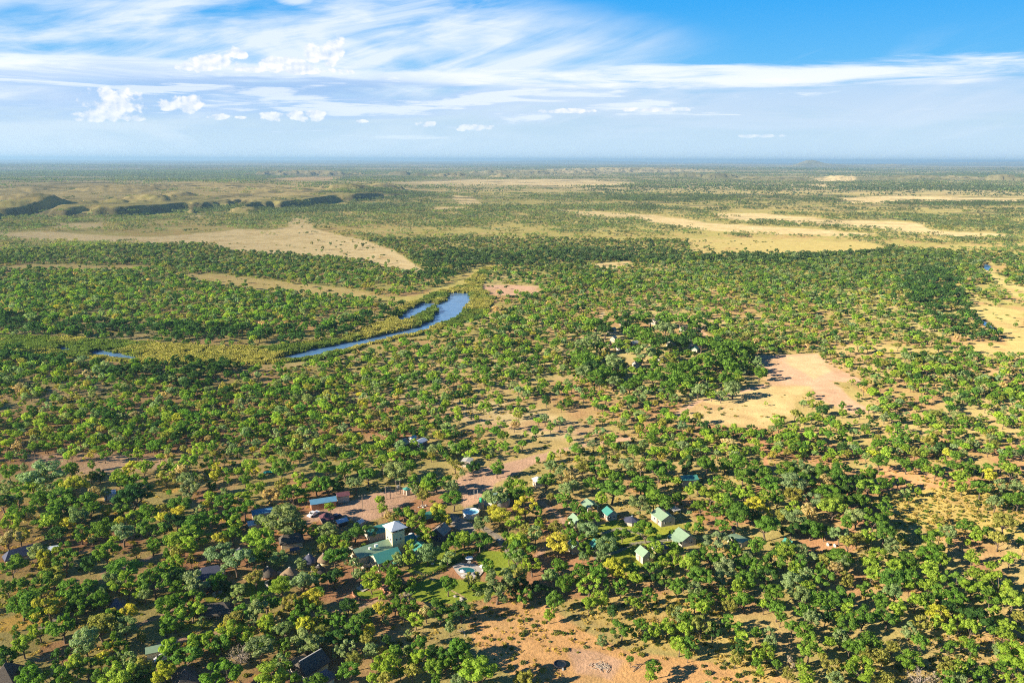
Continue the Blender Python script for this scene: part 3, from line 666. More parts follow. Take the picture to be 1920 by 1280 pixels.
# ------------------------------------------------------------------ the trees read off the photograph: x, y, half width in tenths of tile units
TILES = [
 (1080, 580, 5.33, "29,21,8d 57,22,9g 72,28,12g 43,32,8g 34,33,6g 24,37,6g 38,51,10s 48,50,8d 10,50,10g 16,57,10d 68,42,10s 81,41,8g 94,43,9l 100,42,8g 93,50,8o 80,51,6l 56,57,6l 66,60,7g 75,58,9g 85,63,9g 96,60,10g 107,59,10g 121,64,10g 119,47,11g 130,50,10g 125,34,8g 132,32,7g 145,38,11g 160,37,11g 172,38,9g 180,38,9d 140,50,9g 155,55,9g 167,53,8g 110,22,9g 116,25,8d 105,32,8d 90,20,10s 45,62,7g 53,75,9g 60,72,7g 92,78,9g 122,80,8s 152,68,10g 157,78,9s 183,62,7g 145,85,6s 20,15,10g 12,20,6l 50,11,9d 35,10,9g 62,10,8g 75,9,8g 90,8,9g 105,10,9g 120,12,9g 8,35,9s 5,42,8g 20,28,8s 28,42,6s 60,36,8g 84,33,9d 98,30,8g 112,40,8g 150,45,9g 162,46,8g 100,68,9g 112,70,8g 78,68,8g 30,62,9g 20,66,9g 8,62,9s 38,72,7s 66,82,7s"),
 (0, 1070, 6, "9,17,8g 24,35,14g 55,39,13y 43,12,13g 60,8,12o 39,53,9g 45,66,9l 26,83,9l 3,90,9g 3,101,8d 71,63,12g 76,23,11g 93,21,11g 110,22,9s 110,34,9g 85,43,10g 95,33,11g 96,76,14s 115,62,14o 141,64,11s 126,52,10g 140,46,10y 132,82,10g 124,82,4y 143,15,12l 130,8,11s 174,12,15g 163,27,7s 188,36,11g 186,61,8g 84,105,9l 98,108,9g 113,100,7y 123,101,7g 132,99,6s 145,99,8s 70,94,7d 30,108,6d 33,118,11g 58,117,14g 130,119,14l 116,120,9g 150,118,9g 160,108,10o 170,105,9g 185,115,10y 188,86,9l 190,98,9g 164,119,9d 158,72,5o 79,124,5l 4,33,6o 60,29,5o"),
 (320, 1070, 6, "10,6,10d 27,12,14s 10,18,10g 50,9,12g 60,15,8d 72,24,9s 95,6,11o 125,13,12l 106,28,16g 96,43,12s 20,30,12g 23,42,11l 3,32,8g 4,55,9g 10,48,6g 150,11,14s 165,6,10g 185,8,9d 134,38,9o 157,29,11y 148,35,10g 80,49,10g 72,54,10o 59,60,6y 74,66,12l 70,77,8g 84,76,7l 34,76,11l 56,80,9g 48,85,7g 109,57,9l 108,64,7l 90,56,7s 120,59,7t 128,64,9s 144,51,11g 160,49,10g 174,52,8g 154,74,17s 150,62,9y 165,58,8y 170,70,10o 187,55,9g 186,76,11d 190,90,6s 78,93,12b 100,87,13s 109,80,8g 126,89,10g 123,101,8s 16,95,14g 5,100,11l 2,85,7l 26,86,8g 57,104,5g 54,118,18g 113,116,14l 135,120,8g 162,122,11g 190,119,4g 34,56,4s 132,108,5g"),
 (640, 1070, 6, "34,10,11l 19,5,8s 60,8,12g 78,13,6l 120,12,12g 148,7,10o 148,16,6g 175,15,18s 175,27,9g 45,43,9y 60,37,9g 70,44,7g 50,56,4s 14,40,6l 17,54,11g 29,49,7d 31,65,6y 10,68,11g 7,38,8d 2,52,6d 84,52,9l 80,40,7g 96,45,9t 111,43,13g 135,43,11d 122,62,6s 74,29,7b 7,86,9s 29,78,8o 34,89,8s 15,98,9o 52,76,6d 48,102,13l 60,92,8g 10,112,10g 34,122,6l 66,111,6g 50,121,8o 85,83,9g 90,76,5t 87,98,10l 80,112,8o 103,90,7d 131,87,13g 116,95,9g 104,110,9l 118,104,9g 140,98,8g 154,112,17l 145,105,8l 133,122,9s 106,122,6g 131,111,5g"),
 (960, 1070, 6, "10,3,9o 43,6,9s 59,13,10g 13,28,9g 31,17,9d 10,13,9d 2,20,7d 48,32,10g 43,47,7l 88,15,12l 74,5,8g 97,4,9g 120,3,8y 140,6,10l 156,6,8d 174,6,10g 123,17,9g 111,15,6g 186,16,9g 87,37,8l 100,30,9l 138,35,8l 152,26,9g 113,44,6d 102,77,6s 124,64,11g 144,62,8g 160,66,8l 175,62,8l 189,62,5l 188,47,8s 188,82,9l 149,74,5g 133,100,4g 159,108,8g 156,119,6l 14,119,10o 180,45,8o"),
 (1280, 1070, 6, "19,8,13g 2,14,6d 43,7,10s 59,7,6s 13,19,9s 70,8,11g 64,15,9l 14,33,9g 22,41,8l 26,30,8g 44,26,8l 57,30,4l 70,33,10g 52,38,7o 98,26,14g 91,38,6l 106,43,9g 123,11,11s 132,27,11s 95,4,10d 140,19,8l 140,3,8s 159,6,11g 183,8,8o 178,26,13g 152,29,9g 164,34,9g 188,43,8l 137,45,9g 145,54,9s 160,48,9d 110,52,6g 124,63,7g 140,69,10g 183,62,11g 177,74,9s 188,85,7g 164,81,6l 4,53,8g 4,66,8l 6,80,10g 6,93,5g 21,62,10o 53,56,8g 64,65,7g 69,76,9l 34,66,8d 64,85,9d 83,70,6g 97,70,7s 101,80,8s 95,89,9l 85,96,7l 142,88,10l 59,97,7o 88,112,4l 84,104,5g 119,102,6b 132,103,5g 139,112,7l 139,121,7l 106,106,5g 119,115,6o 169,111,10o 190,109,8g 172,122,8s 156,96,5o 175,52,6l"),
 (1600, 1070, 6, "21,4,8l 44,9,10g 64,6,10g 63,18,5l 89,7,8l 15,20,8g 45,24,10s 33,33,9g 50,40,9l 10,48,13g 5,57,8g 86,18,9l 98,24,9g 70,34,8l 82,33,8g 111,10,10g 137,5,9l 135,17,10l 117,29,10g 162,15,13l 154,30,9g 179,31,10l 152,5,6o 106,42,8d 95,47,9y 95,56,6l 118,45,5o 140,52,13d 162,47,7l 186,52,6o 38,50,10g 62,64,8s 76,59,8o 120,56,8l 132,63,8l 109,63,7l 177,64,9l 169,73,7l 159,68,6g 73,79,8g 6,85,9g 20,78,9g 43,86,7o 64,98,10g 32,95,8o 17,93,7o 9,111,14l 107,84,6g 124,80,6l 133,85,6g 183,96,15l 164,88,5s 104,106,9o 118,110,8l 132,107,8g 106,121,9g 120,122,6s 149,114,6g 170,108,8g 180,120,8l 77,122,10b 90,121,6b 35,123,9o 140,120,6g"),
 (0, 860, 6, "11,13,8g 3,17,6d 20,24,6g 46,16,16s 27,9,4s 6,32,8s 38,30,9l 20,40,9g 51,37,9s 70,42,12g 84,29,12y 69,30,8g 101,19,5y 111,17,7d 105,39,7t 92,45,10g 43,44,9g 134,20,9l 144,13,6y 149,8,6y 162,10,9l 152,25,9g 140,25,8g 148,38,16d 137,50,11g 119,38,5s 187,20,8o 185,10,8l 102,56,9g 120,56,7y 17,62,9g 12,72,10l 54,62,12g 64,60,9d 30,66,5t 86,66,10s 74,73,7y 90,82,9g 55,72,9l 64,85,9d 9,90,10t 22,85,8o 3,94,4g 118,77,10g 134,71,6y 138,83,11s 150,65,8l 165,60,10g 182,55,6o 182,67,7y 170,80,12g 186,79,7d 171,96,8g 153,105,5o 120,106,12g 124,94,7l 100,116,8d 43,106,10s 54,111,9y 53,119,8y 74,114,11g 13,117,13g 140,121,13g 184,121,10g 189,90,6g 190,104,6g 190,50,3l 4,49,9d 15,48,7s 33,56,7g 80,11,8g 103,6,4g"),
 (320, 860, 6, "17,4,10l 12,13,7t 17,22,8s 21,31,10s 3,19,8l 43,4,7g 53,9,6y 50,18,6y 59,15,7g 65,22,4g 76,15,6l 83,21,7g 91,6,8l 94,13,5y 102,19,5g 124,10,11g 114,2,6l 144,20,6l 174,11,10g 188,13,7l 140,39,11g 150,30,10l 165,29,10g 178,28,10g 189,29,9d 125,27,9o 112,39,11t 102,29,7l 88,34,8l 77,43,10l 59,39,7s 45,42,6l 41,51,6y 47,30,6d 62,50,10g 34,58,7s 10,50,11g 10,59,8y 7,68,12d 50,64,9g 69,64,11g 84,56,10g 73,71,9l 97,66,8s 128,64,20s 112,72,8l 118,78,8g 31,73,12g 26,83,13l 8,90,10l 20,96,10l 56,89,8y 70,84,9g 100,88,19l 105,102,12g 56,106,14s 74,115,14s 88,108,9d 122,108,11s 147,115,8s 160,80,7l 146,77,9g 177,76,11s 172,90,8g 184,89,8l 171,100,5o 185,110,12g 4,116,9l 22,112,5o 7,104,8o 160,124,6o 179,53,7l"),
 (640, 860, 6, "3,12,9g 18,8,8l 30,17,10g 16,28,9s 2,25,8d 60,9,14s 76,5,9g 66,18,8s 45,3,8l 128,4,9o 148,5,10d 175,9,9g 136,14,4s 130,19,3o 86,25,9g 108,24,12g 96,30,8l 124,30,8s 126,44,11g 92,42,8o 83,33,6s 43,47,6l 46,55,5l 69,56,11d 60,68,6o 52,63,5t 83,64,13l 108,57,10y 111,64,8g 119,68,6y 188,27,8g 174,43,13s 187,44,10d 172,54,8y 179,62,10y 160,66,10s 155,74,7s 188,74,5l 185,87,5g 15,79,12g 35,78,8s 6,88,8d 94,83,12l 125,87,8g 138,88,9l 156,88,13g 97,102,14s 64,108,10s 76,110,9l 78,97,6l 119,109,9s 117,96,6g 128,96,6g 187,98,5l 164,120,8g 189,110,6g 13,115,8s 4,106,7d 3,98,6l 52,121,6g"),
 (960, 860, 6, "8,30,9l 3,40,12g 20,35,7g 38,24,10g 44,8,8s 56,15,8s 62,20,9t 80,10,9o 96,8,12g 90,26,8g 106,14,8l 118,22,9g 113,34,14g 100,43,8l 60,33,8s 69,30,7s 60,45,9g 44,42,6o 15,53,12y 28,58,6g 74,53,10g 30,71,6l 6,70,6l 15,78,6o 26,83,9s 8,90,10l 12,101,14g 6,112,10s 23,118,10l 49,78,8o 64,73,6g 90,64,10g 77,64,8g 86,76,13s 73,74,8s 52,94,12y 48,103,6l 64,84,8g 79,97,10g 106,96,10s 100,108,8s 124,81,9g 144,49,11s 160,44,10l 173,48,9g 186,43,10g 147,27,12g 157,37,8g 136,18,6g 131,6,8s 145,9,8t 166,9,14g 188,5,9g 174,22,7g 185,24,7l 152,79,12g 162,99,8l 183,97,7g 180,82,4g 55,120,8g 92,118,10g 76,122,8g 117,119,11y 138,121,9g 156,119,10g 182,109,11l 170,114,8l 159,109,4s"),
 (1280, 860, 4.2, "3,3,7d 18,5,8g 34,4,6g 43,3,7g 24,9,3l 48,11,7g 53,13,8g 57,6,6g 65,10,5g 69,19,7g 6,22,6l 12,20,5g 28,18,6g 37,22,5g 22,27,8l 14,35,7g 27,40,6g 38,33,8g 31,32,6l 49,27,7l 59,37,8y 65,30,6l 44,43,9g 57,45,5d 66,53,9g 79,44,5o 9,53,6g 31,53,6g 27,63,9s 58,67,6g 75,30,6g 82,9,8g 95,7,8s 87,19,8s 98,18,8g 112,17,5t 88,30,7o 102,32,8s 88,38,5l 99,40,6t 91,46,9s 86,55,7d 101,54,7g 110,10,7g 125,12,9g 115,27,8g 130,25,8d 118,38,9l 125,33,7g 131,48,6g 112,57,5g 124,58,7s 130,66,6o 80,66,7g 82,71,8l 92,78,7g 95,71,5s 99,77,5s 114,79,5o 124,76,8g 120,86,5t 127,82,6s 10,77,8g 6,83,7l 22,76,7g 33,76,8g 32,84,7s 48,79,8g 72,80,8g 60,85,6g 42,70,6g 109,85,4g 88,86,6l"),
 (1600, 860, 4.2, "10,13,7g 4,17,6d 12,22,7l 23,20,6g 21,2,6g 35,17,4g 5,33,6g 3,45,8s 16,46,9g 12,60,6l 24,58,7g 29,68,6s 24,36,5g 17,77,7l 14,84,6l 3,63,5o 66,65,8g 60,74,7g 69,78,5l 42,80,7g 33,85,6l 60,86,6l 88,53,5g 102,56,5g 97,59,5l 75,57,5s 119,50,7o 114,63,6o 94,77,5l 123,78,5l 109,85,4l 55,4,5g 42,4,5g 50,5,4g 65,9,5g 78,6,5g 84,14,6l 86,21,5l 90,5,6g 102,7,5g 108,12,5y 124,9,6l 117,3,5g 100,23,6g 116,21,5s 129,21,4s 112,34,5s 121,32,5g 130,32,6g 58,9,4l 72,19,3l"),
]
HAND = []          # photo x, photo y, crown radius m, height m, world x, world y, colour
for (ox, oy, k, txt) in TILES:
    for w in txt.split():
        a, b, c = w.split(','); col = c[-1]; c = float(c[:-1])
        X_ = ox + float(a) * 10 / k; Y_ = oy + float(b) * 10 / k; rp = c * 10 / k * 1.18
        rm = rp * mpp(X_, Y_)
        H = 1.4 * rm + 2.5 if rm > 1.6 else 2.3 * rm + 1.06
        wx, wy = P(X_, Y_, H * .58)
        HAND.append([X_, Y_, rm, H, wx, wy, col, rp])
# keep doubles that two neighbouring tiles both saw from standing inside each other
keep = []
for h in sorted(HAND, key=lambda q: -q[7]):
    if all(math.hypot(h[4] - k_[4], h[5] - k_[5]) > .36 * (h[2] + k_[2]) for k_ in keep): keep.append(h)
HAND = keep
FOOT = []          # building footprints (x, y, radius) that no scattered plant may enter

# ------------------------------------------------------------------ building materials
def paint(name, col, rough=.6, var=.25, sc=1.5, metal=0, stripes=None, bump=.0, spec=.5):
    m, q = new_mat(name)
    p = q.n('ShaderNodeBsdfPrincipled')
    tcn = q.n('ShaderNodeTexCoord'); v = tcn.outputs['Object']
    lo = tuple(c * (1 - var) for c in col); hi = tuple(min(1, c * (1 + var)) for c in col)
    c = q.mix(q.noise(v, sc, 5, .65), lo, hi)
    c = q.mix(q.m('MULTIPLY', q.ss(q.noise(v, sc * .4 + .3, 6, .7), .56, .72), .45), c, tuple(x * .55 for x in col))
    if stripes:
        w = q.n('ShaderNodeTexWave', wave_type='BANDS', bands_direction=stripes); q.put(w.inputs['Vector'], v); w.inputs['Scale'].default_value = 1.1
        c = q.mix(q.m('MULTIPLY', w.outputs['Fac'], .22), c, tuple(x * .6 for x in col))
    q.put(p.inputs['Base Color'], c)
    p.inputs['Roughness'].default_value = rough; p.inputs['Metallic'].default_value = metal; p.inputs['Specular IOR Level'].default_value = spec
    if bump:
        bp = q.n('ShaderNodeBump'); bp.inputs['Strength'].default_value = bump; bp.inputs['Distance'].default_value = .1
        q.put(bp.inputs['Height'], q.noise(v, sc * 4, 4, .7)); q.put(p.inputs['Normal'], bp.outputs[0])
    return finish(m, q, p.outputs[0])
TEAL = paint('teal_roof_paint', (.075, .30, .25), .42, .22, 1.2, stripes='X')
SAGE = paint('sage_and_sunlit_teal_roof', (.25, .37, .24), .5, .2, 1.2, stripes='X')  # plain green on some roofs; on teal ones, painted sunlight on one slope
BLUE = paint('blue_roof_paint', (.13, .32, .48), .35, .3, .8, stripes='X')
SLATE = paint('slate_blue_roof', (.075, .082, .125), .45, .3, 1.2)
PALEBLUE = paint('pale_zinc_roof', (.50, .58, .68), .4, .2, 1.2, stripes='X')
MAROON = paint('maroon_roof_paint', (.15, .06, .07), .5, .4, 1.0)
GREYROOF = paint('grey_brown_roof', (.30, .25, .20), .7, .2, 1.0)
CREAM = paint('cream_plaster', (.64, .56, .38), .85, .12, 1.2)
BEIGE = paint('beige_plaster', (.50, .45, .37), .85, .12, 1.2)
WHITE = paint('white_paint', (.74, .74, .72), .6, .1, 2)
BRICK = paint('orange_brick', (.42, .20, .10), .9, .25, 3)
STONE = paint('grey_stone', (.36, .33, .28), .9, .4, 3, bump=.8)
CONC = paint('weathered_concrete', (.48, .46, .42), .85, .25, 1.5)
TERRA = paint('terracotta', (.50, .24, .14), .85, .25, 3)
THATCH = paint('grey_thatch', (.115, .10, .085), .95, .45, 3.5, bump=1.0, spec=.1)
THATCHB = paint('brown_thatch', (.25, .185, .12), .95, .35, 3.5, bump=1.0, spec=.1)
DARK = paint('dark_timber', (.05, .04, .035), .8, .3, 3)
TIMBER = paint('grey_timber', (.26, .20, .15), .85, .3, 3)
GLASSM = paint('window_glass', (.03, .035, .04), .12, .3, 3)
GREENP = paint('green_tank_plastic', (.03, .36, .18), .4, .1, 2)
BLACKP = paint('black_tank_plastic', (.03, .03, .035), .45, .1, 2)
TARP = paint('turquoise_tarpaulin', (.04, .48, .38), .5, .2, 3)
RED = paint('red_paint', (.60, .06, .03), .5, .1, 2)
PAVE = paint('pale_paving', (.52, .46, .40), .9, .15, 3)
TYRE = paint('tyre_rubber', (.03, .03, .03), .9, .1, 3)
CARW = paint('white_car_paint', (.75, .76, .78), .25, .03, 1)
CARD = paint('dark_car_paint', (.05, .06, .10), .25, .1, 1)
POOLW = water_mat('pool_water', (.01, .10, .11), .05, .15, 2.5)
TANKW = water_mat('tank_water', (.16, .42, .70), .08, .1, 2.0)

class MB:
    def __init__(s): s.v = []; s.f = []
    def poly(s, pts):
        o = len(s.v); s.v += [tuple(p) for p in pts]; s.f.append(tuple(range(o, o + len(pts)))); return s
    def box(s, x0, x1, y0, y1, z0, z1, rot=None):
        P8 = [(x0, y0, z0), (x1, y0, z0), (x1, y1, z0), (x0, y1, z0), (x0, y0, z1), (x1, y0, z1), (x1, y1, z1), (x0, y1, z1)]
        if rot is not None:
            c, sn = math.cos(rot), math.sin(rot); cx, cy = (x0 + x1) / 2, (y0 + y1) / 2
            P8 = [(cx + (a - cx) * c - (b - cy) * sn, cy + (a - cx) * sn + (b - cy) * c, d) for a, b, d in P8]
        o = len(s.v); s.v += P8
        s.f += [tuple(o + i for i in q) for q in ((0, 3, 2, 1), (4, 5, 6, 7), (0, 1, 5, 4), (1, 2, 6, 5), (2, 3, 7, 6), (3, 0, 4, 7))]; return s
    def bar(s, a, b, r, k=6):
        v, f = tube([a, b], [r, r], k); o = len(s.v)
        s.v += [tuple(p) for p in v]; s.f += [tuple(int(i) + o for i in q) for q in f]
        s.f.append(tuple(o + i for i in range(k))[::-1]); s.f.append(tuple(o + k + i for i in range(k))); return s
    def lathe(s, prof, k=24, c=(0, 0), wob=0, cap=True, a0=0, a1=2 * math.pi):
        full = abs(a1 - a0 - 2 * math.pi) < 1e-6; n = k if full else k + 1; o = len(s.v)
        for i, (r, z) in enumerate(prof):
            for j in range(n):
                a = a0 + (a1 - a0) * j / k; rr = r * (1 + wob * math.sin(5 * a + i) + wob * .6 * math.sin(11 * a + 2 * i))
                s.v.append((c[0] + rr * math.cos(a), c[1] + rr * math.sin(a), z + wob * .3 * math.sin(7 * a)))
        for i in range(len(prof) - 1):
            for j in range(k):
                b = (j + 1) % n
                s.f.append((o + i * n + j, o + i * n + b, o + (i + 1) * n + b, o + (i + 1) * n + j))
        if cap and full:
            s.f.append(tuple(o + j for j in range(k))[::-1]); s.f.append(tuple(o + (len(prof) - 1) * n + j for j in range(k)))
        return s
    def gable(s, w, l, z, rise, ov=.35, th=.12, side=None):
        """ridge along y, centred; side -1 / 1 builds one slope only"""
        hw = w / 2 + ov; hl = l / 2 + ov; drop = rise * ov / (w / 2)
        for sg in ((-1, 1) if side is None else (side,)):
            a = [(sg * hw, -hl, z - drop), (sg * hw, hl, z - drop), (0, hl, z + rise), (0, -hl, z + rise)]
            b = [(p[0], p[1], p[2] + th) for p in a]
            if sg > 0: a, b = a[::-1], b[::-1]
            s.poly(a); s.poly(b[::-1])
            for i in range(4):
                j = (i + 1) % 4; s.poly([a[j], a[i], b[i], b[j]])
        return s
    def hip(s, w, l, z, rise, ridge, ov=.4, th=.15, sag=0.0):
        hw = w / 2 + ov; hl = l / 2 + ov; hr = ridge / 2
        base = [(-hw, -hl), (hw, -hl), (hw, hl), (-hw, hl)]
        for dz in (0, th):
            A = [(x, y, z + dz - rise * .1) for x, y in base]; r0 = (0, -hr, z + rise + dz); r1 = (0, hr, z + rise + dz)
            if dz:
                s.poly([A[0], A[1], r0]); s.poly([A[1], A[2], r1, r0]); s.poly([A[2], A[3], r1]); s.poly([A[3], A[0], r0, r1])
            else: s.poly(A[::-1])
        for i in range(4):
            j = (i + 1) % 4; a, b = base[i], base[j]; zz = z - rise * .1
            s.poly([(a[0], a[1], zz), (b[0], b[1], zz), (b[0], b[1], zz + th), (a[0], a[1], zz + th)])
        return s
    def build(s, name, mat, parent=None, loc=(0, 0, 0), rz=0, smooth=False):
        me = bpy.data.meshes.new(name); me.from_pydata(s.v, [], s.f); me.materials.append(mat)
        if smooth:
            for p in me.polygons: p.use_smooth = True
        me.update(); return link(name, me, parent, loc, rz)
def empty(name, x, y, rz, label, cat, group=None, foot=None, z=None):
    o = bpy.data.objects.new(name, None); COL.objects.link(o); o.empty_display_size = .5
    z0 = float(terrain(np.array([x]), np.array([y]))[0]) if z is None else z
    o.location = (x, y, z0 - .05); o.rotation_euler = (0, 0, rz)
    tag(o, label, cat, group)
    if foot: FOOT.append((x, y, foot))
    return o
LAND = []          # landmarks a tree label may name: (photo x, photo y, phrase)
def house(px_, py_, w, l, rot, hw, rise, roof, wall, label, cat='house', name='cottage', chimney=False, hip=None, door=True, wins=2, group=None, mark=None, verandah=False, roof2=None, ov=.35, fk=.42):
    x, y = P(px_, py_)
    t = empty(name, x, y, R(rot), label, cat, group, foot=math.hypot(w, l) * fk)
    m = MB()
    hx, hy = w / 2, l / 2
    if hip is None:
        for (a, b) in (((-hx, -hy), (hx, -hy)), ((hx, hy), (-hx, hy))):
            m.poly([(a[0], a[1], -.3), (b[0], b[1], -.3), (b[0], b[1], hw), (0, a[1], hw + rise * .97), (a[0], a[1], hw)])
        m.poly([(-hx, hy, -.3), (-hx, -hy, -.3), (-hx, -hy, hw), (-hx, hy, hw)]); m.poly([(hx, -hy, -.3), (hx, hy, -.3), (hx, hy, hw), (hx, -hy, hw)])
    else: m.box(-hx, hx, -hy, hy, -.3, hw)
    m.build('wall', wall, t)
    if hip is None:
        if roof2:
            MB().gable(w, l, hw, rise, ov, side=-1).build('roof', roof, t); MB().gable(w - .004, l, hw, rise, ov, side=1).build('roof', roof2, t)
        else: rf = MB().gable(w, l, hw, rise, ov).build('roof', roof, t)
    else: rf = MB().hip(w, l, hw, rise, hip, ov).build('roof', roof, t)
    if chimney:
        MB().box(-.05, .5, -l * .12, l * .12, hw + rise * .6, hw + rise + .45).build('chimney', DARK, t)
    def win(x0, y0, fx):
        a = .42 * min(1, w / 4); f = MB(); gz = hw * .55
        if fx: f.box(x0 - a, x0 + a, y0 - .06, y0 + .06, gz - .4, gz + .4)
        else: f.box(x0 - .06, x0 + .06, y0 - a, y0 + a, gz - .4, gz + .4)
        fo = f.build('window', WHITE, t)
        p = MB()
        if fx: p.box(x0 - a + .1, x0 + a - .1, y0 - .075, y0 + .075, gz - .31, gz + .31)
        else: p.box(x0 - .075, x0 + .075, y0 - a + .1, y0 + a - .1, gz - .31, gz + .31)
        p.build('pane', GLASSM, fo)
    if wins >= 1: win(hx * .35, -hy, True)
    if wins >= 2: win(-hx, hy * .35, False)
    if wins >= 3: win(-hx * .45, -hy, True); win(-hx, -hy * .5, False)
    if door:
        MB().box(-hx - .05, -hx + .05, -hy * .35, -hy * .35 + .85, 0, min(1.95, hw * .9)).build('door', TIMBER, t)
    if verandah:
        v = MB(); z1, z0 = hw - .15, hw - .75; x1, x0 = -hx - .36, -hx - 1.9
        a = [(x0, -hy, z0), (x1, -hy, z1), (x1, hy, z1), (x0, hy, z0)]; b = [(p[0], p[1], p[2] + .09) for p in a]
        v.poly(a[::-1]); v.poly(b)
        for i in range(4):
            j = (i + 1) % 4; v.poly([a[i], a[j], b[j], b[i]])
        v.build('verandah_roof', roof, t)
        for yy in (-hy + .1, 0, hy - .1): MB().bar((x0 + .15, yy, -.2), (x0 + .15, yy, z0), .06).build('post', WHITE, t)
    if mark: LAND.append((px_, py_, mark))
    return t
def rondavel(px_, py_, r, hw, rise, label, roof=THATCH, wall=CREAM, mark=None, group='thatched huts of the camp'):
    x, y = P(px_, py_)
    t = empty('thatched_hut', x, y, R(200 + px_ % 60), label, 'hut', group, foot=r * 1.2)
    MB().lathe([(r * .82, -.3), (r * .82, hw)], 20).build('wall', wall, t)
    MB().lathe([(r * 1.15, hw - .35), (r * 1.17, hw - .18), (r * .80, hw + rise * .30), (r * .42, hw + rise * .68), (r * .10, hw + rise * .97), (.05, hw + rise)], 22, wob=.018).build('roof', roof, t, smooth=True)
    MB().lathe([(r * .14, hw + rise * .90), (r * .12, hw + rise * 1.02), (.03, hw + rise * 1.06)], 10).build('ridge_cap', CONC, t)
    MB().box(r * .78, r * .86, -.42, .42, 0, min(1.9, hw)).build('door', TIMBER, t)
    if mark: LAND.append((px_, py_, mark))
    return t
def thatch_house(px_, py_, w, l, rot, hw, rise, ridge, label, roof=THATCH, wall=CREAM, mark=None, rail=False, cat='thatched house', cap=False):
    x, y = P(px_, py_)
    t = empty('thatched_lodge', x, y, R(rot), label, cat, None, foot=math.hypot(w, l) * .42)
    if rail:
        for a in (-w / 2, w / 2):
            for b in (-l / 2, 0, l / 2): MB().bar((a, b, -.3), (a, b, hw), .1).build('post', TIMBER, t)
        MB().box(-w / 2 + .8, w / 2 - .8, -l / 2 + 1, l / 2 - 1, -.3, hw - .2).build('wall', DARK, t)
        f = MB()
        for k in range(15):
            b = -l / 2 + l * k / 14; f.box(-w / 2 - .04, -w / 2 + .04, b - .03, b + .03, 0, .9); f.box(w / 2 - .04, w / 2 + .04, b - .03, b + .03, 0, .9)
        f.box(-w / 2 - .06, -w / 2 + .06, -l / 2, l / 2, .9, .98); f.box(w / 2 - .06, w / 2 + .06, -l / 2, l / 2, .9, .98)
        f.build('railing', WHITE, t)
    else:
        MB().box(-w / 2, w / 2, -l / 2, l / 2, -.3, hw).build('wall', wall, t)
        MB().box(-w * .12, w * .12, -l / 2 - .05, -l / 2 + .05, 0, min(1.9, hw)).build('door', TIMBER, t)
    MB().hip(w, l, hw, rise, ridge, .6, .28).build('roof', roof, t)
    if cap: MB().box(-.14, .14, -ridge / 2, ridge / 2, hw + rise + .26, hw + rise + .4).build('ridge_cap', CONC, t)
    if mark: LAND.append((px_, py_, mark))
    return t

# ------------------------------------------------------------------ the main lodge with its tower
LA = 37.0
lx, ly = P(736.6, 1041)
lodge = empty('lodge_building', lx, ly, R(LA), 'cream lodge with teal gabled wings and a square lookout tower', 'lodge', z=0)
for a, b, r in ((2, 2, 4), (-6, 2, 5), (-4, -3, 5), (7, 1, 3)):
    FOOT.append((lx + a * math.cos(R(LA)) - b * math.sin(R(LA)), ly + a * math.sin(R(LA)) + b * math.cos(R(LA)), r))
LAND.append((738, 1015, 'cream lodge tower'))
tw = MB().box(0, 4.3, 0, 4.3, -.3, 7.3); tw.box(-.12, 4.42, -.12, 4.42, 7.3, 7.45)
tower = tw.build('tower', CREAM, lodge)
for a, b in ((.15, .15), (4.15, .15), (4.15, 4.15), (.15, 4.15), (2.15, .15), (.15, 2.15)):
    MB().box(a - .12, a + .12, b - .12, b + .12, 7.45, 8.65).build('corner_post', CREAM, tower)
MB().box(.3, 4.0, .3, 4.0, 7.46, 7.9).build('parapet', DARK, tower)
tr = MB(); c4 = [(-.75, -.75), (5.05, -.75), (5.05, 5.05), (-.75, 5.05)]
for i in range(4):
    a, b = c4[i], c4[(i + 1) % 4]; tr.poly([(a[0], a[1], 8.5), (b[0], b[1], 8.5), (2.15, 2.15, 10.3)])
    tr.poly([(a[0], a[1], 8.35), (b[0], b[1], 8.35), (b[0], b[1], 8.5), (a[0], a[1], 8.5)])
tr.poly([(p[0], p[1], 8.35) for p in c4][::-1])
tr.build('tower_roof', PALEBLUE, tower)
for (a, b, fx) in ((1.5, 0, 1), (2.9, 0, 1), (0, 1.2, 0), (0, 3.1, 0)):
    w_ = MB()
    if fx: w_.box(a - .38, a + .38, b - .06, b + .06, 4.6, 5.5)
    else: w_.box(b if 0 else a - .06, a + .06, b - .38, b + .38, 4.6, 5.5)
    wo_ = w_.build('window', WHITE, tower)
    p_ = MB()
    if fx: p_.box(a - .27, a + .27, b - .08, b + .08, 4.7, 5.4)
    else: p_.box(a - .08, a + .08, b - .27, b + .27, 4.7, 5.4)
    p_.build('pane', GLASSM, wo_)
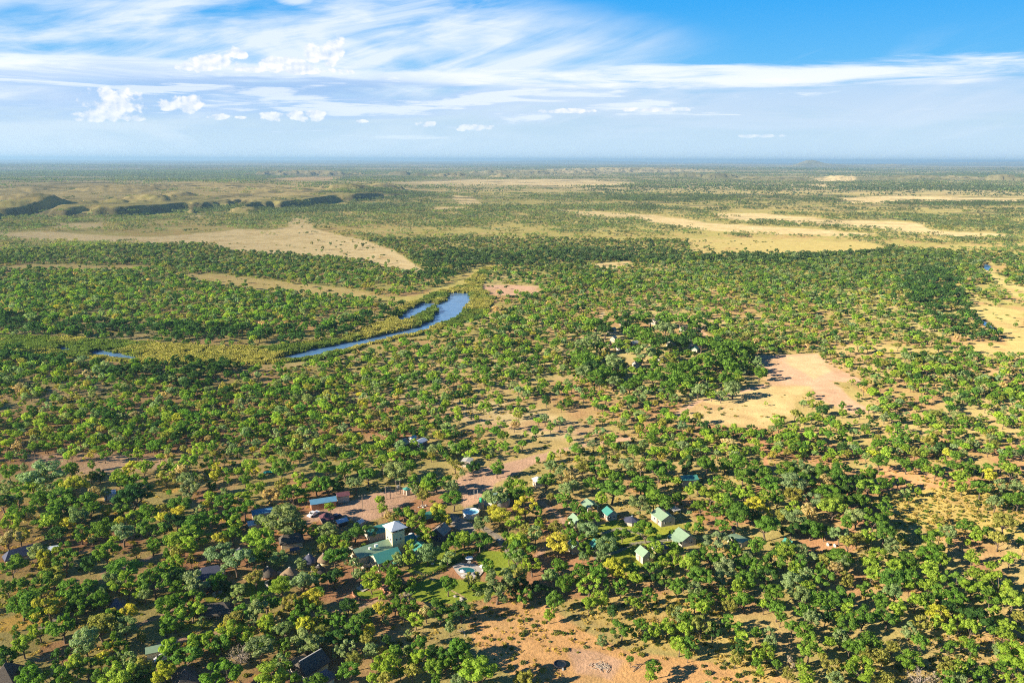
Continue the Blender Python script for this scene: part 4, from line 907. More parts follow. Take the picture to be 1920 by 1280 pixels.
def wing(u0, u1, v0, v1, hw, rise, along='u', roofA=TEAL, roofB=None):
    cu, cv = (u0 + u1) / 2, (v0 + v1) / 2
    w, l, rz = ((v1 - v0), (u1 - u0), R(-90)) if along == 'u' else ((u1 - u0), (v1 - v0), 0)
    m = MB(); hx, hy = w / 2, l / 2
    for (a, b) in (((-hx, -hy), (hx, -hy)), ((hx, hy), (-hx, hy))):
        m.poly([(a[0], a[1], -.3), (b[0], b[1], -.3), (b[0], b[1], hw), (0, a[1], hw + rise * .97), (a[0], a[1], hw)])
    m.poly([(-hx, hy, -.3), (-hx, -hy, -.3), (-hx, -hy, hw), (-hx, hy, hw)]); m.poly([(hx, -hy, -.3), (hx, hy, -.3), (hx, hy, hw), (hx, -hy, hw)])
    wl = m.build('wing_wall', CREAM, lodge, (cu, cv, 0), rz)
    MB().gable(w, l, hw, rise, .4, side=-1).build('roof', roofA, lodge, (cu, cv, 0), rz)
    MB().gable(w - .004, l, hw, rise, .4, side=1).build('roof', roofB or roofA, lodge, (cu, cv, 0), rz)
wing(-11.6, -.5, -.2, 5.6, 3.0, 1.5, 'u', TEAL, SAGE)  # pale lit look of the near slope put into its colour
wing(-8.2, -.6, -6.4, -.7, 2.9, 1.6, 'u')
wing(4.8, 8.6, .2, 4.4, 2.8, 1.1, 'u'); wing(5.0, 9.6, -5.4, -2.0, 2.6, 1.0, 'v')
MB().box(-4.2, -.6, -8.4, -6.9, 2.1, 2.2).build('porch_roof', TEAL, lodge)
for u in (-4, -.8): MB().box(u - .08, u + .08, -8.2, -8.04, -.2, 2.1).build('porch_post', WHITE, lodge)
for u in (-7.2, -5.6): 
    fo = MB().box(u - .4, u + .4, -6.46, -6.34, .9, 2.0).build('window', WHITE, lodge); MB().box(u - .3, u + .3, -6.48, -6.32, 1.0, 1.9).build('pane', GLASSM, fo)
fo = MB().box(-11.66, -11.54, 1.5, 3.6, .3, 2.2).build('window', WHITE, lodge); MB().box(-11.68, -11.52, 1.6, 3.5, .4, 2.1).build('pane', GLASSM, fo)
MB().box(-5.6, -4.6, .6, 1.3, 4.2, 5.0).build('roof_vent', WHITE, lodge); MB().box(-7.6, -6.9, .6, 1.2, 4.0, 4.7).build('roof_vent', WHITE, lodge)
# curved patio walls and garden walls left of the lodge
for (qx, qy, r, lb) in ((687, 1058, 2.1, 'low curved cream patio wall in front of the lodge, left of the pair'), (708, 1060, 1.9, 'low curved cream patio wall in front of the lodge, right of the pair')):
    x, y = P(qx, qy); t = empty('patio_wall', x, y, R(150), lb, 'wall', 'curved patio walls', z=0)
    MB().lathe([(r, -.2), (r, 1.25), (r + .22, 1.25), (r + .22, -.2)], 20, cap=False, a0=0, a1=R(215)).build('wall_face', BEIGE, t)
    MB().lathe([(r - .05, 1.25), (r - .05, 1.33), (r + .27, 1.33), (r + .27, 1.25)], 20, cap=False, a0=0, a1=R(215)).build('coping', CREAM, t)
x, y = P(663, 1036); t = empty('garden_wall', x, y, R(-35), 'stepped cream garden wall left of the lodge', 'wall', z=0)
MB().box(-2.6, 2.6, -.15, .15, -.2, 1.3).box(2.3, 2.6, -2.5, .15, -.2, 1.0).box(-2.6, -2.3, -.15, 1.8, -.2, 1.0).build('wall_face', CREAM, t)
MB().box(-2.66, 2.66, -.2, .2, 1.3, 1.38).build('coping', BEIGE, t)

# buildings round the lodge
house(713, 1004, 5.0, 9.0, -60, 2.6, 1.4, TEAL, BEIGE, 'beige annex with a teal roof half hidden behind the lodge tower', name='annex', cat='annex', mark='teal annex behind the tower')
house(826, 1008, 4.6, 5.0, -22, 2.6, 1.7, GREYROOF, SLATE, 'dark walled house with a grey brown roof right of the tower', chimney=True, mark='grey brown roofed house')
house(806, 975, 4.4, 5.2, -55, 2.2, 1.2, TEAL, DARK, 'dark shed with a faded teal roof hidden among trees behind the grey roofed house', name='shed', cat='shed', wins=0)
house(606, 950, 3.8, 8.6, -68, 2.5, .9, BLUE, BRICK, 'long blue roofed workshop on the dirt yard', name='workshop', cat='workshop', mark='blue roofed workshop', roof2=BLUE)
house(643, 938, 3.6, 4.0, -68, 2.6, .6, MAROON, BEIGE, 'beige store with a rusty maroon roof joined to the blue workshop', name='store_building', cat='building', mark='rusty roofed store')
house(613, 977, 3.8, 4.0, 25, 1.6, 1.7, MAROON, TIMBER, 'small maroon pyramid roofed shelter below the workshop', name='shelter', cat='shelter', hip=.2, wins=0, mark='maroon pyramid roof')
house(640, 984, 2.4, 3.4, -50, 1.7, .6, PALEBLUE, DARK, 'small white roofed lean-to by the maroon shelter', name='shed', cat='shed', wins=0)
house(675, 985, 1.6, 1.8, -30, 1.6, .5, WHITE, CONC, 'tiny white roofed pump house behind the lodge trees', name='pump_house', cat='shed', wins=0)
house(492, 969, 3.6, 6.4, -65, 2.4, .8, PALEBLUE, BEIGE, 'house with a pale turquoise roof among trees left of the workshop', name='house', mark='pale turquoise roof', roof2=BLUE)
house(478, 990, 3.2, 4.0, -65, 2.2, .8, PALEBLUE, BEIGE, 'low house with a grey green roof almost hidden below the turquoise roof', name='house')
house(206, 934, 3.0, 3.6, -60, 2.3, .8, PALEBLUE, WHITE, 'small pale blue roofed house buried in dark trees at upper left', name='house', mark='small pale blue roof')
house(98, 1037, 2.6, 4.0, -72, 1.9, .5, PALEBLUE, DARK, 'small pale blue roofed shed beside the long dark thatch', name='shed', cat='shed', wins=0)
house(295, 1228, 2.6, 4.4, -68, 2.1, .7, SAGE, CREAM, 'long pale green roofed shed at lower left', name='shed', cat='shed', mark='pale green roofed shed', wins=1)
house(1010, 910, 3.6, 3.4, 20, 2.5, .45, WHITE, BEIGE, 'white roofed cream hut beside the upper dirt road', name='house', mark='white roofed hut')
house(876, 872, 3.6, 4.2, -12, 2.2, .35, CONC, BEIGE, 'flat grey roofed hut on the grass behind the dirt yard', name='house', mark='flat grey roofed hut')
house(752, 842, 4.2, 5.6, -30, 2.7, 1.6, GREYROOF, SLATE, 'dark house with a tan gable deep in the upper grove', name='house', mark='tan gabled house in the grove')
house(789, 836, 3.4, 4.4, -30, 2.5, .7, PALEBLUE, SLATE, 'pale roofed house behind the tan gabled one in the grove', name='house')
house(774, 828, 2.2, 2.6, -30, 2.0, .7, BLUE, WHITE, 'tiny blue roofed outbuilding between the two grove houses', name='outbuilding', cat='outbuilding', wins=0)

# the cottages on the right; sage left slopes beside teal are painted sunlight
house(1243, 978, 5.4, 6.4, 22, 2.5, 1.5, SAGE, BEIGE, 'large beige cottage with a teal roof, lit slope coloured sage, beside the octagonal pavilion', chimney=True, roof2=TEAL, wins=3, mark='large teal roofed cottage', group='green roofed cottages')
house(1282, 1016, 5.2, 5.8, 22, 2.4, 1.5, SAGE, BEIGE, 'beige cottage with teal roof, lit slope coloured sage, and a verandah, nearest the overgrown shed', chimney=True, roof2=TEAL, wins=2, verandah=True, mark='verandah cottage', group='green roofed cottages')
house(1143, 970, 3.6, 4.0, 20, 2.2, 1.2, TEAL, BEIGE, 'small beige cottage with a glossy teal roof and wide gable window', wins=3, mark='glossy teal roofed cottage', group='green roofed cottages')
house(1207, 1050, 3.3, 3.9, 24, 2.7, 1.4, SAGE, CREAM, 'small cream cottage with teal roof, lit slope coloured sage, on the lower lawn edge', chimney=True, roof2=TEAL, mark='lower lawn cottage', group='green roofed cottages')
house(1119, 1032, 3.0, 3.6, 22, 2.1, 1.2, TEAL, BEIGE, 'tiny teal roofed cottage tucked behind a tree at the lawn', group='green roofed cottages', mark='tiny teal roofed cottage')
house(1078, 1033, 3.4, 3.6, 24, 2.3, 1.3, SAGE, CONC, 'grey walled cottage with faded green roof behind a leafy tree', group='green roofed cottages', wins=1, mark='faded green cottage')
house(1080, 985, 3.4, 4.4, 22, 2.3, 1.3, SAGE, CREAM, 'cream cottage nearly covered by trees with a teal roof, lit slope coloured sage', group='green roofed cottages', roof2=TEAL)
house(1290, 906, 4.4, 6.0, -80, 2.5, .9, SAGE, BEIGE, 'teal and sage roofed house alone behind the cottages', roof2=TEAL, group='green roofed cottages', mark='lone teal roofed house')
t = house(1383, 1018, 3.6, 5.4, 38, 1.9, .1, SAGE, CREAM, 'roofless looking cream shed covered by creepers', name='shed', cat='shed', wins=0, mark='overgrown cream shed')
house(1478, 1022, 1.6, 2.6, 30, 1.2, .8, TEAL, DARK, 'small teal tent roof between trees at right', name='tent', cat='tent', wins=0, door=False, mark='small teal tent')
# open teal pavilion
x, y = P(1106, 956); t = empty('open_pavilion', x, y, R(20), 'open sided pavilion with a teal roof, lit slope coloured sage, on white posts', 'pavilion', foot=3.2); LAND.append((1106, 950, 'open teal pavilion'))
MB().gable(4.2, 4.6, 2.3, 1.1, .5, side=1).build('roof', TEAL, t); MB().gable(4.196, 4.6, 2.3, 1.1, .5, side=-1).build('roof', SAGE, t)  # sage slope is sunlight painted onto the teal roof
for a in (-1.9, 1.9):
    for b in (-2.1, 2.1): MB().bar((a, b, -.2), (a, b, 2.3), .09).build('post', WHITE, t)
MB().box(-1.0, 1.0, -.6, .6, 0, .75).build('counter', TIMBER, t)
# octagonal pavilion
x, y = P(1183, 981); t = empty('octagonal_pavilion', x, y, 0, 'octagonal cream pavilion with a slate blue roof', 'pavilion', foot=2.9); LAND.append((1183, 975, 'octagonal pavilion'))
MB().lathe([(2.15, -.2), (2.15, 1.3)], 8).build('wall', BEIGE, t); MB().lathe([(2.75, 1.45), (2.75, 1.55), (.2, 2.75)], 8).build('roof', SLATE, t)
for k in range(8):
    a = 2 * math.pi * k / 8; MB().bar((2.1 * math.cos(a), 2.1 * math.sin(a), 1.2), (2.1 * math.cos(a), 2.1 * math.sin(a), 1.5), .08).build('post', WHITE, t)
MB().bar((.3, 0, 2.6), (.3, 0, 3.0), .2).build('roof_vent', PALEBLUE, t)
# pyramid roofed hut
thatch_house(1236, 1034, 3.4, 3.6, 22, 1.9, 1.5, .3, 'cream hut with a dark pyramid roof behind a tree by the lower lawn', roof=SLATE, cat='hut', mark='dark pyramid roofed hut')
# pergola by the big cottage
x, y = P(1264, 963); t = empty('pergola', x, y, R(25), 'flat white pergola beside the large teal roofed cottage', 'pergola')
for a in (-1.3, 1.3):
    for b in (-1.6, 1.6): MB().bar((a, b, -.2), (a, b, 2.0), .07).build('post', WHITE, t)
m = MB()
m.box(-1.45, 1.45, -1.75, 1.75, 2.0, 2.06); m.box(-1.5, -1.35, -1.8, 1.8, 2.06, 2.16); m.box(1.35, 1.5, -1.8, 1.8, 2.06, 2.16); m.box(-1.35, 1.35, -1.8, -1.65, 2.06, 2.16); m.box(-1.35, 1.35, 1.65, 1.8, 2.06, 2.16)
m.build('top', CONC, t)

# thatched camp on the left
rondavel(503, 1081, 2.15, 1.3, 2.1, 'conical grey thatched hut, leftmost of the lower hut row', wall=BRICK, mark='leftmost conical hut')
rondavel(544, 1083, 2.6, 1.3, 2.2, 'broad brown thatched hut in the middle of the lower row', roof=THATCHB, wall=BRICK, mark='broad brown hut')
rondavel(580, 1056, 2.2, 1.3, 2.0, 'blue grey thatched hut above the lower hut row', roof=SLATE, mark='blue grey conical hut')
rondavel(598, 1077, 2.3, 1.3, 2.0, 'grey thatched hut at the right end of the lower row', roof=THATCH, mark='right end conical hut')
rondavel(607, 1055, 1.8, 1.4, 1.9, 'pale walled thatched hut half behind a big round tree', roof=THATCHB, wall=CREAM)
rondavel(450, 1040, 1.9, 1.3, 1.3, 'small slate topped hut peeping over the trees', roof=SLATE)
thatch_house(547, 1022, 3.8, 6.4, -70, 2.0, 2.0, 4.6, 'dark thatched hall with a cream wall above the huts', mark='dark thatched hall')
thatch_house(396, 1084, 4.2, 6.8, -68, 1.5, 2.3, 4.4, 'long slate dark thatched house in deep shade', roof=SLATE, mark='slate dark thatched house')
thatch_house(393, 1104, 3.2, 4.4, -65, 1.2, 1.6, 2.6, 'low grey thatched shelter beside the stony grass bank', wall=DARK)
thatch_house(404, 1153, 4.2, 8.2, -77, 1.5, 2.0, 4.8, 'open thatched dining shelter with white railings', rail=True, cat='dining shelter', mark='railed thatched shelter')
thatch_house(220, 1143, 3.2, 3.4, 20, 1.3, 2.2, .5, 'small dark thatched hut with a steep pyramid roof', roof=SLATE, mark='steep dark thatched hut')
thatch_house(14, 1277, 4.6, 6.0, 10, 1.6, 3.0, 1.2, 'grey thatched house at the bottom left corner', mark='corner thatched house')
thatch_house(348, 1280, 4.4, 5.6, 35, 1.6, 2.4, 1.6, 'grey and tan thatched house cut by the bottom edge', wall=BRICK, mark='bottom edge thatched house')
thatch_house(42, 1046, 3.2, 8.6, -48, 1.5, 2.0, 6.4, 'long narrow dark thatched house at the left side', roof=SLATE, mark='long dark thatched house')
thatch_house(584, 1258, 4.4, 6.6, -38, 2.0, 2.2, 6.6, 'slate thatched house with a pale ridge beside a tan roof', roof=THATCH, cap=True, mark='pale ridged thatched house')
thatch_house(606, 1281, 3.0, 4.2, -38, 1.6, 1.6, 2.0, 'small dark thatched outbuilding at the bottom below the ridged house', roof=SLATE, cat='outbuilding')
house(558, 1254, 3.4, 4.0, -36, 2.2, .7, THATCHB, CREAM, 'tan flat roofed annex with a white parapet beside the ridged thatch', name='annex', cat='annex', wins=1)
# small table shelter, courtyard wall
x, y = P(553, 1038); t = empty('table_shelter', x, y, R(20), 'dark roofed table shelter in the hut courtyard', 'shelter')
MB().box(-1.5, 1.5, -1, 1, 1.7, 1.82).build('roof', SLATE, t)
for a in (-1.3, 1.3):
    for b in (-.8, .8): MB().bar((a, b, -.2), (a, b, 1.7), .07).build('post', TIMBER, t)
MB().box(-.9, .9, -.4, .4, .65, .75).build('table_top', TIMBER, t)
for (qx, qy, rz, lb) in ((519, 1081, 0, 'curved cream courtyard wall between the two lower huts'), (506, 1097, 80, 'small pale stone wall below the leftmost hut')):
    x, y = P(qx, qy); t = empty('courtyard_wall', x, y, R(rz), lb, 'wall', 'low courtyard walls')
    MB().lathe([(1.25, -.2), (1.25, 1.1), (1.42, 1.1), (1.42, -.2)], 14, cap=False, a0=0, a1=R(190)).build('wall_face', BEIGE, t)

# reservoirs and tanks
x, y = P(883, 967); t = empty('water_reservoir', x, y, 0, 'round white open water tank full of blue water', 'water tank', foot=4.0); LAND.append((883, 964, 'round blue water tank'))
rustm, q = new_mat('stained_white_tank'); p = q.n('ShaderNodeBsdfPrincipled'); tcn = q.n('ShaderNodeTexCoord')
mp = q.n('ShaderNodeMapping'); q.put(mp.inputs[0], tcn.outputs['Object']); mp.inputs['Scale'].default_value = (1.6, 1.6, .25)
q.put(p.inputs['Base Color'], q.mix(q.ss(q.noise(mp.outputs[0], 2, 4, .7), .52, .66), (.72, .71, .68), (.40, .25, .14))); p.inputs['Roughness'].default_value = .7; finish(rustm, q, p.outputs[0])
MB().lathe([(2.75, -.1), (2.75, 1.75), (2.88, 1.75), (2.88, -.1)], 40, cap=False).build('tank_wall', rustm, t)
MB().lathe([(2.70, 1.75), (2.70, 1.84), (2.94, 1.84), (2.94, 1.75)], 40, cap=False).build('rim', WHITE, t)
MB().lathe([(2.74, 1.3), (.01, 1.3)], 40, cap=False).build('water', TANKW, t)
x, y = P(931, 944); t = empty('water_reservoir', x, y, 0, 'large pale concrete reservoir hidden behind a dense tree', 'reservoir', foot=4.4)
MB().lathe([(4.6, -.1), (4.6, 2.3), (4.8, 2.3), (4.8, -.1)], 40, cap=False).build('tank_wall', CONC, t)
MB().lathe([(4.85, 2.3), (4.85, 2.42), (4.2, 2.7), (.05, 3.1)], 40, cap=False).build('lid', SAGE, t)
x, y = P(902, 953); t = empty('tank_tower', x, y, 0, 'green plastic water tank on a stone base', 'water tank', foot=1.2); LAND.append((902, 938, 'green tank on its stone base'))
MB().lathe([(1.05, -.3), (.95, 2.6)], 14).build('stone_base', STONE, t)
MB().lathe([(.62, 2.6), (.68, 2.75), (.68, 3.9), (.5, 4.1), (.15, 4.2)], 18).build('tank', GREENP, t, smooth=True)
x, y = P(1376, 996); t = empty('water_tank', x, y, 0, 'small dark water tank on the red soil above the overgrown shed', 'water tank')
MB().lathe([(.8, 0), (.85, .2), (.85, 1.7), (.6, 1.95), (.1, 2.05)], 18).build('tank', BLACKP, t, smooth=True); MB().box(-1, 1, -1, 1, -.2, 0).build('plinth', CONC, t)
for (qx, qy, lb) in ((1552, 1022, 'white drum lying by the right hand trees, left one'), (1565, 1024, 'white drum lying by the right hand trees, right one')):
    x, y = P(qx, qy); t = empty('drum', x, y, R(70), lb, 'drum', 'white drums'); MB().bar((-.5, 0, .4), (.5, 0, .4), .4, 14).build('barrel', WHITE, t); MB().bar((.5, 0, .4), (.53, 0, .4), .3, 14).build('lid', CONC, t)
# livestock trough and brushwood in the clearing
x, y = P(1050, 1246); t = empty('water_trough', x, y, 0, 'black ring water trough in the tan clearing', 'trough', foot=1.6); LAND.append((1050, 1248, 'black ring trough'))
MB().lathe([(1.25, -.1), (1.3, .5), (1.55, .5), (1.62, -.1)], 32, cap=False).build('rim', BLACKP, t)
MB().lathe([(1.28, .3), (.02, .28)], 32, cap=False).build('water', water_mat('trough_water', (.01, .015, .02), .1, .1), t)
MB().box(.4, .75, -2.2, -1.35, -.1, .35).build('overflow', CONC, t)
def sticks(name, qx, qy, n, sp, ln, label, cat, mat=TIMBER, seed=3):
    rg = np.random.default_rng(seed); x, y = P(qx, qy); m = MB()
    for _ in range(n):
        a = rg.uniform(0, math.pi); c = rg.normal(size=2) * sp; z = rg.uniform(.05, .35); L = ln * rg.uniform(.4, 1)
        m.bar((c[0] - math.cos(a) * L / 2, c[1] - math.sin(a) * L / 2, z), (c[0] + math.cos(a) * L / 2, c[1] + math.sin(a) * L / 2, z + rg.uniform(-.1, .3)), rg.uniform(.03, .07), 5)
    return tag(m.build(name, mat, None, (x, y, float(terrain(np.array([x]), np.array([y]))[0]))), label, cat)
PALEWOOD = paint('bleached_wood', (.50, .42, .33), .9, .3, 3)
sticks('brushwood_pile', 1127, 1250, 70, .9, 1.6, 'pale scattered brushwood pile in the clearing', 'brushwood', PALEWOOD)
sticks('fallen_branch', 1195, 1250, 6, .5, 3.5, 'thin fallen branch on the straw beside a small tree', 'branch', TIMBER, 5)
sticks('fallen_branch', 865, 1183, 7, .5, 2.2, 'pale fallen boughs on the red patch at the clearing edge', 'branch', PALEWOOD, 6)
sticks('brushwood_pile', 822, 1250, 22, .8, 1.8, 'small pale stick heap under the trees below the lawn', 'brushwood', PALEWOOD, 8)
# tarpaulin
x, y = P(505, 888); t = tag(MB().hip(1.8, 4.2, .9, .5, 2.4, .1, .04).build('tarpaulin', TARP, None, (x, y, 0), R(-80)), 'turquoise tarpaulin spread over a low heap at upper left', 'tarpaulin'); LAND.append((505, 888, 'turquoise tarpaulin'))
# kiosk
x, y = P(763, 927); t = empty('kiosk', x, y, R(35), 'small open kiosk with a teal roof beside the power poles', 'kiosk', foot=1.6); LAND.append((763, 922, 'open teal kiosk'))
MB().hip(1.7, 1.9, 2.3, .7, .2, .35, .08).build('roof', TEAL, t)
for a in (-.8, .8):
    for b in (-.9, .9): MB().box(a - .08, a + .08, b - .08, b + .08, -.2, 2.3).build('post', WHITE, t)
MB().box(-.4, .8, -.9, -.1, 0, 2.2).build('booth', BEIGE, t)
# poles and wires
def pole(qx, qy, h, label, arms=1, transformer=False, mark=None, twin=False, g=None):
    x, y = P(qx, qy); t = empty('utility_pole', x, y, R(25), label, 'pole', g)
    for a in ((-.8, .8) if twin else (0,)): MB().bar((a, 0, -.3), (a, 0, h), .11, 7).build('pole_shaft', TIMBER, t)
    for k in range(arms): MB().box(-1.2, 1.2, -.07, .07, h - .5 - k * .7, h - .36 - k * .7).build('crossarm', TIMBER, t)
    for a in (-1.05, 0, 1.05): MB().bar((a, 0, h - .36), (a, 0, h - .08), .07, 6).build('insulator', WHITE, t)
    if transformer: MB().box(-.45, .45, -.35, .35, h * .45, h * .45 + .9).build('transformer', CONC, t)
    if mark: LAND.append((qx, qy, mark))
    return x, y, h
p1 = pole(747, 926, 5.6, 'twin utility pole with a grey transformer near the kiosk', 2, True, 'transformer pole', True, 'utility poles')
p2 = pole(728, 935, 5.0, 'old twin utility pole with two crossarms left of the transformer', 2, False, None, True, 'utility poles')
p3 = pole(680, 957, 6.0, 'single utility pole standing on the dirt yard', 1, False, 'lone utility pole', False, 'utility poles')
p4 = pole(719, 893, 5.6, 'single utility pole behind the dirt yard at the grove edge', 1, False, None, False, 'utility poles')
for i, (a, b, lb) in enumerate(((p1, p4, 'thin wires running from the transformer pole to the grove'), (p1, p3, 'thin wires running from the transformer pole across the yard'))):
    m = MB()
    for o in (-1, 0, 1):
        pts = [(a[0] + (b[0] - a[0]) * s + o * .9, a[1] + (b[1] - a[1]) * s + o * .4, a[2] - .08 + (b[2] - a[2]) * s - 4 * .5 * s * (1 - s)) for s in np.linspace(0, 1, 9)]
        for c, d in zip(pts, pts[1:]): m.bar(c, d, .02, 3)
    tag(m.build('power_line', DARK), lb, 'wires')
x, y = P(892, 934); t = empty('gate_frame', x, y, R(10), 'pair of tall bare posts joined at mid height above the water tank', 'gate frame'); LAND.append((892, 925, 'pair of tall bare posts'))
for a in (-.6, .6): MB().bar((a, 0, -.3), (a, 0, 3.4), .08, 6).build('post', CONC, t)
MB().bar((-.6, 0, 1.8), (.6, 0, 1.8), .06, 6).build('crossbar', CONC, t)
# parasols
def parasol(qx, qy, r, label, canopy=WHITE, chairs=3):
    x, y = P(qx, qy, 0); t = empty('parasol', x, y, R(qx % 50), label, 'parasol', 'garden parasols', foot=1.0)
    MB().bar((0, 0, -.1), (0, 0, 2.3), .05).build('pole_shaft', TIMBER, t)
    MB().lathe([(r, 2.0), (r, 2.05), (.08, 2.5)], 12).build('canopy', canopy, t)
    MB().lathe([(.55, .68), (.55, .74)], 14).build('table_top', WHITE, t)
parasol(880, 1056, 1.25, 'white round parasol over a table on the pool deck, upper one')
parasol(906, 1072, 1.15, 'white parasol at the right end of the pool deck')
parasol(868, 1081, .95, 'small white parasol at the lower edge of the pool deck')
parasol(780, 1016, 1.5, 'broad white parasol beside the right wing of the lodge')
parasol(772, 1011, 1.0, 'smaller white parasol just behind the broad one at the lodge')
parasol(811, 1060, 1.4, 'grey thatch parasol on the small lawn under the tall tree', THATCHB)
# pool
def surf(name, pts, z, mat, label):
    V = [P(a, b) + (z,) for a, b in pts]
    me = bpy.data.meshes.new(name); me.from_pydata(V, [], [tuple(range(len(V)))]); me.materials.append(mat)
    return tag(link(name, me), label, kind='structure')
surf('pool_deck', [(848, 1062), (862, 1056), (884, 1056), (900, 1062), (908, 1070), (898, 1082), (884, 1088), (866, 1084), (856, 1074)], .19, PAVE, 'pale paved deck round the swimming pool')
x, y = P(874, 1070); t = empty('swimming_pool', x, y, R(-8), 'small kidney shaped pool of dark teal water', 'pool', z=.2, foot=4.5); LAND.append((874, 1068, 'swimming pool'))
m = MB(); K = 28; pr = [(2.05 + .28 * math.cos(2 * a) + .22 * math.sin(a * 1.0 + .5)) for a in np.linspace(0, 2 * math.pi, K, endpoint=False)]
pp = [(r * 1.05 * math.cos(a), r * .92 * math.sin(a)) for r, a in zip(pr, np.linspace(0, 2 * math.pi, K, endpoint=False))]
MB().poly([(a, b, .075) for a, b in pp]).build('water', POOLW, t)
for i in range(K):
    a, b = pp[i], pp[(i + 1) % K]
    m.poly([(a[0], a[1], .12), (a[0] * 1.12, a[1] * 1.12, .12), (b[0] * 1.12, b[1] * 1.12, .12), (b[0], b[1], .12)]); m.poly([(a[0], a[1], .0), (a[0], a[1], .12), (b[0], b[1], .12), (b[0], b[1], 0)])
    m.poly([(a[0] * 1.12, a[1] * 1.12, .12), (a[0] * 1.12, a[1] * 1.12, -.1), (b[0] * 1.12, b[1] * 1.12, -.1), (b[0] * 1.12, b[1] * 1.12, .12)])
m.build('coping', CONC, t)
surf('terrace', [(667, 1104), (680, 1092), (694, 1095), (696, 1101), (680, 1110)], .20, PAVE, 'square pale paved terrace beside the lime tree')
# garden steps and edging
x, y = P(729, 1106); t = empty('garden_steps', x, y, R(-33), 'flight of six terracotta garden steps', 'steps', z=.1); LAND.append((729, 1104, 'terracotta garden steps'))
for k in range(6): MB().box(-2.6 + k * .85, -1.95 + k * .85, -.95, .95, 0, .12 + .1 * (5 - k)).build('step', TERRA, t)
e = [(660, 1108), (662, 1116), (676, 1124), (694, 1126), (712, 1120), (722, 1112), (718, 1102)]
m = MB()
for a, b in zip(e, e[1:]):
    A, B = P(*a), P(*b); d = math.hypot(B[0] - A[0], B[1] - A[1]); an = math.atan2(B[1] - A[1], B[0] - A[0]); cx, cy = (A[0] + B[0]) / 2, (A[1] + B[1]) / 2
    m.box(cx - d / 2 - .08, cx + d / 2 + .08, cy - .13, cy + .13, -.1, .45, rot=an)
tag(m.build('edging_wall', TERRA), 'low terracotta edging wall curving round the small lawn', 'wall')
def hedge(pts, w, h, label, seed, mat=None):
    rg = np.random.default_rng(seed); C = []
    for a, b in zip(pts, pts[1:]):
        A, B = np.array(P(*a)), np.array(P(*b)); n = int(np.linalg.norm(B - A) * 75)
        s_ = rg.uniform(0, 1, n)[:, None]; c = A + (B - A) * s_; c = c + rg.normal(size=(n, 2)) * w * .35
        C.append(np.hstack([c, np.abs(rg.uniform(0, h, n))[:, None]]))
    C = np.vstack(C); V, F = leaf_quads(C, unit(rg.normal(size=C.shape) + [0, 0, .4]), .17, rg)
    me = raw_mesh('hedge', V, F, [LEAF_O]); at_ = me.attributes.new('leafv', 'FLOAT', 'FACE'); at_.data.foreach_set('value', rg.uniform(0, 1, len(F)).astype(np.float32))
    o = tag(link('hedge', me), label, 'hedge'); o.color = TINT['d'] + (1,); return o
hedge([(906, 1027), (880, 1040), (846, 1058), (812, 1076), (780, 1088)], .75, 1.1, 'long dark clipped hedge cutting diagonally across the lawns', 1); LAND.append((846, 1058, 'long dark hedge'))
hedge([(775, 1092), (745, 1112), (722, 1124)], .8, .8, 'dark hedge continuing down beside the garden steps', 2)
hedge([(1180, 1022), (1165, 1026), (1140, 1012), (1120, 1004)], .6, .7, 'low dark hedge along the grey path between cottages', 3)
# garden stones and table
def rocks(name, qx, qy, n, sp, s, label, cat, mat=STONE, seed=1):
    rg = np.random.default_rng(seed); x, y = P(qx, qy); m = MB()
    for _ in range(n):
        c = rg.normal(size=2) * sp; r = s * rg.uniform(.5, 1.2); m.lathe([(r, -.1), (r * 1.08, r * .35), (r * .7, r * .8), (r * .15, r)], 7, c=(c[0], c[1]), wob=.09)
    return tag(m.build(name, mat, None, (x, y, float(terrain(np.array([x]), np.array([y]))[0]))), label, cat)
rocks('rock_pile', 866, 1123, 7, .8, .5, 'heap of pale and dark rocks where the lawn path ends', 'rocks', STONE, 2); LAND.append((866, 1122, 'rock heap at the lawn path'))
rocks('rock_pile', 877, 1040, 5, .7, .5, 'reddish rocks on the upper lawn above the pool', 'rocks', TERRA, 3)
rocks('rock_pile', 408, 1113, 8, 1.4, .5, 'pale tan boulders on the shaded grass bank', 'rocks', PALEWOOD, 4)
rocks('boulder', 1240, 609, 1, .1, 3.2, 'pale tan boulder dome behind the far village', 'boulder', paint('tan_rock', (.60, .45, .30), .9, .2, .8), 5)
rocks('rock_pile', 790, 951, 9, 1.2, .35, 'scattered pale stones on the yard by the small olive bush', 'rocks', CONC, 6)
rocks('rock_pile', 1030, 1122, 6, .9, .35, 'small grey stones at the shaded clearing edge', 'rocks', CONC, 7)
x, y = P(936, 1015); t = empty('garden_table', x, y, 0, 'small white garden table on the shaded drive', 'table')
MB().lathe([(.5, .68), (.5, .74)], 12).build('table_top', WHITE, t)
for a in (-.3, .3):
    for b in (-.3, .3): MB().bar((a, b, 0), (a, b, .68), .035).build('leg', WHITE, t)
